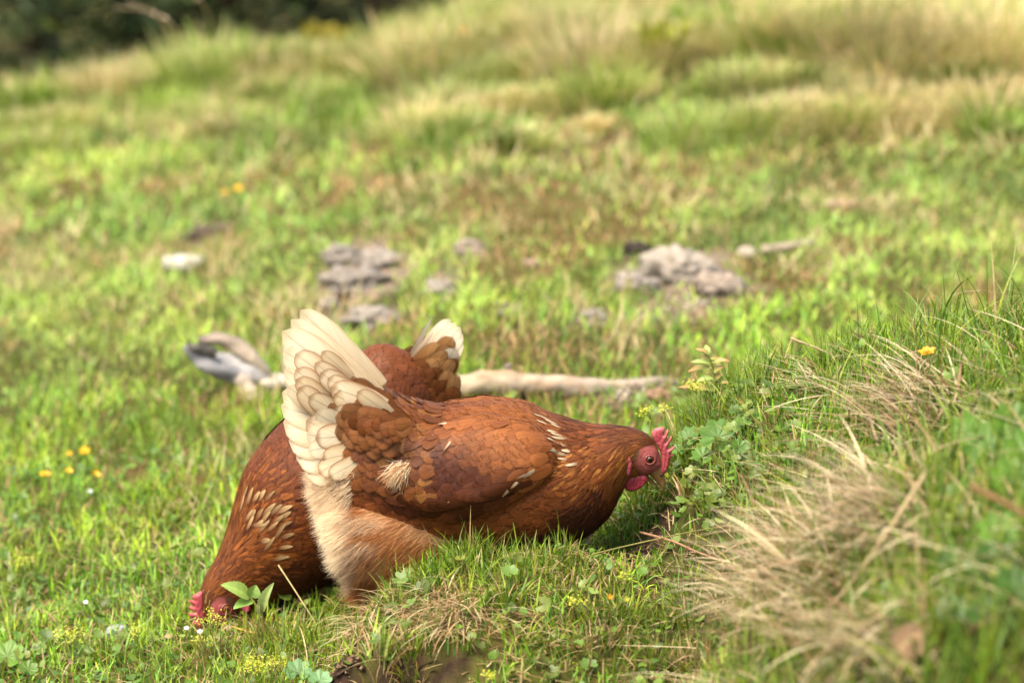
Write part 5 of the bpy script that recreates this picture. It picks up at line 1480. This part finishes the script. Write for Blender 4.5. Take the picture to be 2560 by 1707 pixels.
buttercup(595, 476, .021, "larger of the two buttercups high on the left lawn", .07)
buttercup(563, 484, .014, "smaller paler buttercup just left of the larger one high on the lawn", .06)
buttercup(212, 1132, .017, "largest of the open buttercups grouped at the left edge", .055)
buttercup(173, 1137, .011, "small buttercup just left of the largest one of the left group", .05)
buttercup(113, 1188, .019, "leftmost buttercup of the left group, seen from the side", .05, (0, -.1, 1), cup=.15)
buttercup(171, 1180, .013, "buttercup in the middle of the left group, below the small one", .05, (.3, -.3, 1))
buttercup(238, 1188, .015, "rightmost buttercup of the left group, tipped to the right", .05, (.6, -.3, 1))
buttercup(600, 1228, .012, "buttercup half hidden behind the shoulder of the back hen", .05)
buttercup(1157, 80, .022, "orange yellow buttercup among the tall grass at the top", .12, colr=(240, 170, 30))
buttercup(2318, 882, .020, "flat orange buttercup on the crest of the right bank", .05, (-.2, -.2, 1), colr=(244, 178, 20), cup=.12)
buttercup(1525, 1497, .008, "round orange bud in the turf below the front hen's breast", .05, colr=(222, 164, 50), cup=.6)
buttercup(1566, 1503, .008, "pale yellow bud right of the round orange one", .055, colr=(196, 192, 84), cup=.6)
for px, py, lab in ((226, 1228, "tiny white flower below the buttercups on the left"), (500, 1578, "tiny white flower under the back hen's comb"), (466, 1570, "tiny white flower left of the back hen's comb"), (214, 1505, "tiny white flower in the grass left of the back hen's head")):
    buttercup(px, py, .007, lab, .03, (0, -.6, 1), (236, 236, 240), .1, 5, "white_flower", "tiny white flowers in the lawn")

def froth(px, py, r, label, h=.045, n=70, squash=.65, Y=None):
    """frothy head of minute yellow-green flowers on forked stalks"""
    P = hit_h(px, py, h) if Y is None else unproj(px, py, Y)
    s = mpp(P); R = r * s; gz = float(H(P[0], P[1] + .004))
    root = empty("flower_froth", (P[0], P[1] + .004, gz), label, "flower cluster", "frothy yellow green flower heads")
    mb = MB(); ms = MB()
    foot = np.array([P[0] + .002, P[1] + .004, gz - .003]); fork = P - np.array([0, 0, R * .7])
    stem_tube(ms, [foot, (foot + fork) / 2 + [.002, 0, 0], fork], .0011, .0008, lin(150, 160, 70))
    for k in range(7):
        d = unit(rng.normal(0, 1, 3) * [1, .8, .5] + [0, 0, .4]); c = P + d * R * rng.uniform(.45, .95) * [1, 1, squash]
        stem_tube(ms, [fork, (fork + c) / 2 + rng.normal(0, R * .08, 3), c], .0006, .0004, lin(160, 170, 76), 5, 7)
        for q in range(int(n / 7)):
            f = c + rng.normal(0, R * .26, 3) * [1, 1, squash]
            nr = unit(rng.normal(0, .5, 3) + [0, -.4, 1]); a = unit(np.cross(nr, rng.normal(0, 1, 3))); b = np.cross(nr, a); w = rng.uniform(.0010, .0019)
            th = np.arange(8) * math.pi / 4; rr = np.where(np.arange(8) % 2 == 0, 1.0, .42) * w
            V = np.concatenate([[f - nr * w * .25], f + rr[:, None] * (np.cos(th)[:, None] * a + np.sin(th)[:, None] * b)])
            j = np.arange(8); T = np.stack([np.zeros(8, int), 1 + j, 1 + (j + 1) % 8], -1)
            mb.add(V, T, lin(206, 204, 44) * rng.uniform(.75, 1.1) * np.array([rng.uniform(.85, 1.05), 1, 1]))
    ms.build("stem", M_LEAF, root); mb.build("flower_head", M_PETAL, root)

froth(1742, 965, 30, "flower froth in front of the reddish leafy shoot on the bank", .07, 110, Y=.06)
froth(1626, 1030, 26, "leftmost yellow froth standing free above the front hen's comb", .075, 80, Y=.08)
froth(1662, 1020, 20, "small loose froth between the comb and the reddish shoot", .07, 50, Y=.08)
froth(1868, 1032, 24, "dull yellow froth under the arched straw right of the shoot", .06, 60, Y=.08)
froth(1670, 1195, 20, "froth tucked behind the front hen's beak", .03, 60)
froth(528, 1552, 34, "upright froth in front of the back hen's face", .06, 130)
froth(512, 1602, 30, "low froth beneath the back hen's face", .03, 90)
froth(652, 1658, 52, "dense froth at the foot of the serrated seedling", .035, 330, .6)
froth(170, 1585, 44, "broad blurred froth left of the slate chip", .045, 160, .6)
froth(345, 1585, 30, "froth just right of the slate chip", .04, 90)
froth(50, 1400, 34, "pale froth at the left edge of the lawn", .05, 90)
froth(362, 1315, 24, "small froth on a tall stalk left of the back hen's neck", .06, 60)
froth(1440, 1505, 26, "froth in the turf left of the orange bud", .03, 80)
froth(1560, 1440, 22, "froth at the lower edge of the bare soil", .035, 60)
froth(1225, 1690, 22, "froth at the bottom edge below the hummock", .03, 60)

def ovate(mb, base, tip, W, up, colr, fold=.25, bow=.12, teeth=.10, nv=22, nu=9, colb=None, veins=1.0):
    base, tip, up = [np.asarray(a, float) for a in (base, tip, up)]
    ax = tip - base; L = np.linalg.norm(ax); ax /= L; up = unit(up - ax * (up @ ax)); sd = np.cross(ax, up)
    v = np.linspace(0, 1, nv); u = np.linspace(-1, 1, nu)
    w = W * np.sin(np.clip(v, 0, 1) ** .75 * math.pi) ** .8 * (1 + teeth * (np.abs((v * 9) % 1 - .5) * 2 - .5)) + W * .02
    z = fold * .5 * w[:, None] * np.abs(u)[None, :] + bow * L * np.sin(v * math.pi)[:, None] + veins * .022 * W * np.cos((v[:, None] - .35 * np.abs(u)[None, :]) * 9 * 2 * math.pi) * np.minimum(np.abs(u) * 3, 1)[None, :]
    V = base + L * v[:, None, None] * ax + (.5 * w[:, None] * u[None, :])[..., None] * sd + z[..., None] * up
    C = mixc(np.asarray(colr) * np.ones((nv, nu, 3)), np.asarray(colb if colb is not None else colr) * np.ones((nv, nu, 3)), v[:, None, None])
    C = C * (1 + .22 * (np.exp(-(u / .12) ** 2))[None, :, None])
    mb.add(V.reshape(-1, 3), grid_faces(1, nv, nu), C.reshape(-1, 3))

def seedling():
    g = hit(666, 1628); Y = g[1]
    root = empty("bramble_seedling", g, "upright seedling with serrated pale green leaves in front of the back hen", "seedling")
    U = lambda x, y, d=0: unproj(x, y, Y + d)
    mb = MB(); stem_tube(mb, [g - [0, 0, .004], U(664, 1590), U(658, 1560), U(654, 1538)], .0026, .0022, lin(150, 132, 74), 9)
    stem_tube(mb, [U(656, 1556), U(648, 1526), U(634, 1503), U(626, 1494)], .0014, .0010, lin(168, 170, 92), 7)
    stem_tube(mb, [U(654, 1540), U(656, 1520), U(660, 1505)], .0018, .0012, lin(160, 160, 90), 7)
    stem_tube(mb, [U(652, 1545), U(648, 1520), U(650, 1506)], .0018, .0006, lin(172, 168, 100), 7)
    mb.build("stem", M_LEAF, root)
    for b, t, w, up, c, fo, d in (((624, 1494), (551, 1461), .021, (-.1, -.55, .8), (158, 184, 92), .35, -.012), ((626, 1493), (640, 1461), .018, (.3, -.9, .1), (150, 180, 88), .4, .004), ((632, 1503), (583, 1522), .016, (0, -.4, .9), (136, 172, 72), .3, -.016),
                                  ((657, 1528), (685, 1455), .014, (-.5, -.9, .1), (168, 184, 112), .9, -.004), ((654, 1538), (650, 1500), .007, (-.6, -.8, 0), (176, 178, 116), .9, -.004)):
        mb = MB(); ovate(mb, U(*b), U(*t, d), w, up, lin(*c), fo, .10, .14); mb.build("leaf", M_LEAF, root)
seedling()

def herb(px, py, leaves, label, name="lobed_herb", colr=(104, 142, 58), grp=None):
    g = hit(px, py)
    root = empty(name, g, label, "plant", grp)
    mb = MB()
    for i, (lx, ly, r, up) in enumerate(leaves):
        P = hit_h(lx, ly, .028 + .004 * (i % 3)); s = mpp(P)
        stem_tube(mb, [g - [0, 0, .003], (g + P) / 2 + [0, .004, .006], P], .0012, .0009, lin(150, 165, 84))
        m2 = MB(); leaf_fan(P, r * s, up, 7, .35, lin(*colr) * rng.uniform(.85, 1.15), m2, .22, rng.uniform(-.4, .4) - 1.57, 6, 64, .03); m2.build("leaf", M_LEAF, root)
    mb.build("stalks", M_LEAF, root)
herb(1800, 1150, [(1795, 1092, 46, (-.1, -.75, .65)), (1722, 1092, 28, (-.3, -.6, .7)), (1848, 1118, 24, (.3, -.6, .7)), (1756, 1140, 28, (0, -.5, .8)), (1700, 1125, 22, (-.2, -.4, .9))], "herb with broad scalloped leaves on the bank right of the comb")
herb(20, 1670, [(18, 1640, 44, (0, -.5, .85)), (70, 1672, 26, (.2, -.4, .9)), (-50, 1660, 40, (0, -.5, .8))], "broad scalloped leaf clump at the bottom left corner", colr=(104, 136, 42))
herb(2500, 1280, [(2475, 1120, 70, (-.2, -.6, .75)), (2535, 1060, 60, (.1, -.6, .8)), (2420, 1075, 44, (-.3, -.7, .6)), (2540, 1200, 66, (0, -.6, .8)), (2500, 1330, 56, (-.2, -.6, .8)), (2570, 1130, 60, (0, -.5, .8))], "lush bright leaved herb at the right edge of the bank", colr=(96, 136, 34))
herb(2400, 1560, [(2378, 1525, 40, (-.2, -.7, .7)), (2440, 1420, 34, (0, -.6, .8))], "blue green lobed leaves low on the right bank", colr=(112, 146, 92))
herb(770, 1690, [(745, 1678, 34, (0, -.5, .8)), (800, 1700, 30, (.1, -.5, .9)), (1015, 1640, 22, (0, -.6, .8)), (1020, 1530, 24, (0, -.8, .5))][:2], "grey green leaves beside the froth at the bottom edge", colr=(112, 150, 92))

herb(2450, 1500, [(2430, 1440, 50, (-.3, -.7, .6)), (2490, 1400, 56, (0, -.6, .8)), (2540, 1470, 60, (.1, -.6, .8)), (2460, 1530, 46, (-.2, -.6, .8)), (2380, 1400, 40, (-.3, -.6, .7))], "lobed leaves painted dark green with shade at the foot of the right bank", colr=(74, 108, 34))  # darker leaf colour carries the shade at the bank's foot

def red_shoot():
    Y = .10; g = unproj(1800, 1045, Y); g[2] = float(H(g[0], Y))
    root = empty("leafy_shoot", g, "tall shoot with narrow reddish tipped leaves on the crest right of the comb", "shoot")
    U = lambda x, y, d=0: unproj(x, y, Y + d)
    mb = MB(); stem_tube(mb, [g, U(1795, 1000), U(1788, 950), U(1778, 905), U(1770, 885)], .0020, .0008, lin(150, 130, 74)); mb.build("stem", M_LEAF, root)
    spec = [(1772, 890, 1738, 872), (1772, 888, 1750, 874), (1774, 892, 1775, 880), (1774, 896, 1800, 895), (1778, 906, 1824, 902), (1776, 908, 1726, 905), (1780, 920, 1718, 930), (1782, 930, 1812, 916), (1784, 945, 1740, 955), (1788, 960, 1832, 962), (1790, 978, 1694, 968), (1792, 985, 1838, 1000), (1795, 1000, 1752, 1010), (1796, 1012, 1832, 1030), (1770, 888, 1764, 862), (1776, 900, 1752, 892), (1786, 950, 1806, 936), (1790, 972, 1760, 985)]
    for i, (bx, by, tx, ty) in enumerate(spec):
        m2 = MB(); red = i % 3 != 2
        ovate(m2, U(bx, by), U(tx, ty, rng.uniform(-.012, .012)), rng.uniform(.006, .0095), (rng.normal(0, .4), -.6, .7), lin(150, 168, 84), .4, .12, .02, 12, 5, lin(196, 140, 84) if red else lin(170, 180, 96), .3)
        m2.build("leaf", M_LEAF, root)
red_shoot()

def straw(pts, r, label, colr=(214, 186, 140), name="straw"):
    P = np.array(pts)
    mb = MB(); stem_tube(mb, P, r, r * .6, lin(*colr), 7, 26)
    tag(mb.build(name, M_DRY, None), label, "straw")
def pv(lst): return [hit_h(x, y, h) for x, y, h in lst]
straw(pv([(2312, 1185, .10), (2225, 1320, .08), (2140, 1440, .05), (2065, 1530, .03)]), .0021, "thick blurred dry stalk slanting across the right bank")
straw([unproj(*q, .0) for q in ((1976, 845), (2060, 878), (2140, 920), (2190, 960))], .0014, "long pinkish straw pointing left from the crest of the bank")
straw(pv([(556, 1556, .012), (600, 1572, .014), (660, 1588, .008)]), .0014, "yellow straw on the ground behind the serrated seedling", (232, 186, 84))
straw(pv([(696, 1412, .085), (745, 1487, .055), (790, 1560, .02), (806, 1605, .0)]), .0011, "thin bent straw leaning between the two hens", (196, 176, 120))
straw([unproj(*q, .07) for q in ((1832, 972), (1862, 985), (1882, 1015), (1888, 1060))], .0018, "arched yellow stem right of the reddish shoot", (222, 196, 110))
straw(pv([(1600, 1330, .03), (1680, 1352, .035), (1740, 1378, .03), (1800, 1400, .02)]), .0016, "flattened reddish dead stem below the beak", (196, 150, 116))
straw(pv([(1480, 1385, .03), (1620, 1352, .04), (1790, 1318, .05), (1990, 1295, .05)]), .0010, "long greenish stalk lying level across the bare soil", (160, 150, 84))
straw(pv([(2430, 1215, .12), (2500, 1250, .13), (2570, 1290, .13)]), .0030, "brown woody stalk carrying the leaves at the right edge", (150, 112, 70), "woody_stalk")
straw(pv([(470, 130, .05), (445, 85, .22), (400, 40, .36), (320, 8, .44)]), .0045, "arching pale grass stem against the dark trees, the longest of three", (206, 182, 146), "grass_stem")
straw(pv([(455, 130, .05), (420, 78, .22), (370, 30, .34), (290, 20, .38)]), .0040, "arching pale grass stem against the dark trees, lowest of three", (196, 170, 134), "grass_stem")
straw(pv([(540, 100, .08), (520, 40, .25), (490, 0, .36)]), .0035, "arching pale grass stem against the dark trees, steepest of three", (206, 182, 146), "grass_stem")
P = hit_h(2288, 1600, .03); mb = MB()
ovate(mb, P + [-.016, 0, -.012], P + [.012, 0, .016], .03, (0, -.9, .4), lin(186, 150, 116), .2, .08, .03, 14, 9)
tag(mb.build("dead_leaf", M_DRY, None), "curled brown dead leaf on the lower right bank", "leaf")

# ------------------------------------------------------------------ dark conifers and young shrubs beyond the brow
M_NEEDLE = leaf_mat("needles", 0.15, 0.6, 0.2, 0.3)
def conifer(px, Y, h, w, label, tint=1.0):
    x = float(unproj(px, 60, Y)[0]); z = float(H(x, Y))
    root = empty("conifer", (x, Y, z), label, "tree", "dark conifers beyond the brow")
    mb = MB(); V, F = tube([[x, Y, z - .1], [x, Y, z + h * .5], [x, Y, z + h]], [.09, .06, .01], 9); mb.add(V, F, lin(84, 66, 50)); 
    for k in range(26):
        zz = rng.uniform(.05, .9) * h; an = rng.uniform(0, 6.28); R = w * (1 - zz / h) * .9
        V, F = tube([[x, Y, z + zz], [x + R * .6 * math.cos(an), Y + R * .6 * math.sin(an), z + zz - .04], [x + R * math.cos(an), Y + R * math.sin(an), z + zz - .16]], [.018, .012, .004], 5); mb.add(V, F, lin(84, 66, 50))
    mb.build("trunk", M_BARK, root)
    n = 9000
    t = rng.random(n) ** 1.3; an = rng.uniform(0, 6.28, n)
    R = w * (1 - t) * (.75 + .4 * vnoise(t * 26, an * 1.6, 5)) * np.sqrt(rng.uniform(.25, 1, n))
    P = np.stack([x + R * np.cos(an), Y + R * np.sin(an), z + t * h - .10 * R], -1)
    D = unit(np.stack([np.cos(an), np.sin(an), np.full(n, -.25)], -1) + rng.normal(0, .35, (n, 3)))
    sid = unit(np.cross(D, rng.normal(0, 1, (n, 3)))); L = rng.uniform(.05, .12, n); W = rng.uniform(.012, .03, n)
    V = np.stack([P - sid * W[:, None] * .5, P + D * L[:, None] * .5 - sid * W[:, None] * .5, P + D * L[:, None], P + D * L[:, None] * .5 + sid * W[:, None] * .5], 1)
    F = np.arange(n * 4).reshape(n, 4)
    c = pick([lin(44, 58, 26), lin(36, 50, 24), lin(58, 70, 28), lin(30, 40, 20), lin(84, 92, 30)], n, [1, 1, .6, .8, .15]) * tint * (1.5 if px < 700 else 1)  # needle tones kept very low to paint in the forest's shade
    mb = MB(); mb.add(V.reshape(-1, 3), F, np.repeat(c, 4, 0)); mb.build("crown", M_NEEDLE, root)
for px, Y, h, w, lab, tn in ((-150, 8.4, 3.6, 1.1, "dark conifer partly cut off by the left edge beyond the brow", 1), (110, 9.0, 4.2, 1.2, "yellower conifer at the top left corner beyond the brow", 1.5), (330, 9.8, 4.4, 1.2, "deep green conifer behind the arching pale grass stems", .8),
                             (560, 9.4, 4.0, 1.1, "dark conifer above the left yellow green sprig", .9), (760, 10.0, 4.4, 1.2, "conifer shaded nearly black by its colour above the middle of the left brow", .6), (960, 9.4, 4.0, 1.1, "conifer shaded black by its colour just left of where the brow reaches the top", .5),
                             (1230, 10.4, 4.6, 1.2, "conifer hidden behind the brow above the raised tails", .7), (1500, 10.0, 4.4, 1.2, "conifer behind the tan tussocks near the top centre", .7), (1830, 9.6, 4.2, 1.2, "dark conifer showing through the gap in the top right grass", .6),
                             (2150, 10.2, 4.5, 1.2, "conifer behind the tall straw grass on the right", .7), (2480, 9.6, 4.2, 1.2, "dark conifer at the top right corner", .6)):
    conifer(px, Y, h, w, lab, tn)

def sprig(px, py, h, w, label, colr):
    g = hit(px, py)
    root = empty("young_shrub", g, label, "shrub", "yellow green young shrubs on the brow")
    mb = MB(); n = 260
    for k in range(9):
        an = rng.uniform(0, 6.28); tip = g + [w * .6 * math.cos(an), w * .6 * math.sin(an), h * rng.uniform(.7, 1)]
        stem_tube(mb, [g - [0, 0, .01], g * .5 + tip * .5 + rng.normal(0, .008, 3), tip], .003, .001, lin(120, 104, 60), 5, 6)
    mb.build("stems", M_LEAF, root)
    t = rng.uniform(.2, 1, n); an = rng.uniform(0, 6.28, n); R = w * np.sqrt(rng.random(n)) * (.5 + .5 * t)
    P = g + np.stack([R * np.cos(an), R * np.sin(an), h * t], -1); D = unit(rng.normal(0, 1, (n, 3)) + [0, 0, .8]); sid = unit(np.cross(D, rng.normal(0, 1, (n, 3)))); L = rng.uniform(.025, .05, n)[:, None]; W = L * .22
    V = np.stack([P, P + D * L * .5 - sid * W, P + D * L, P + D * L * .5 + sid * W], 1)
    mb = MB(); mb.add(V.reshape(-1, 3), np.arange(n * 4).reshape(n, 4), np.repeat(lin(*colr) * rng.uniform(.75, 1.15, (n, 1)), 4, 0)); mb.build("leaves", M_LEAF, root)
sprig(505, 120, .10, .06, "young shrub on the brow below the arching pale stems", (168, 170, 40))
sprig(745, 130, .12, .09, "brighter young shrub in front of the nearly black conifer", (166, 176, 34))
sprig(820, 150, .08, .07, "low young shrub right of the brighter one on the brow", (176, 160, 44))
sprig(1650, 195, .12, .06, "upright yellow young shrub between the tan tussocks", (160, 164, 24))
sprig(1780, 130, .09, .10, "wide fresh green young shrub at the top right of the slope", (140, 168, 40))
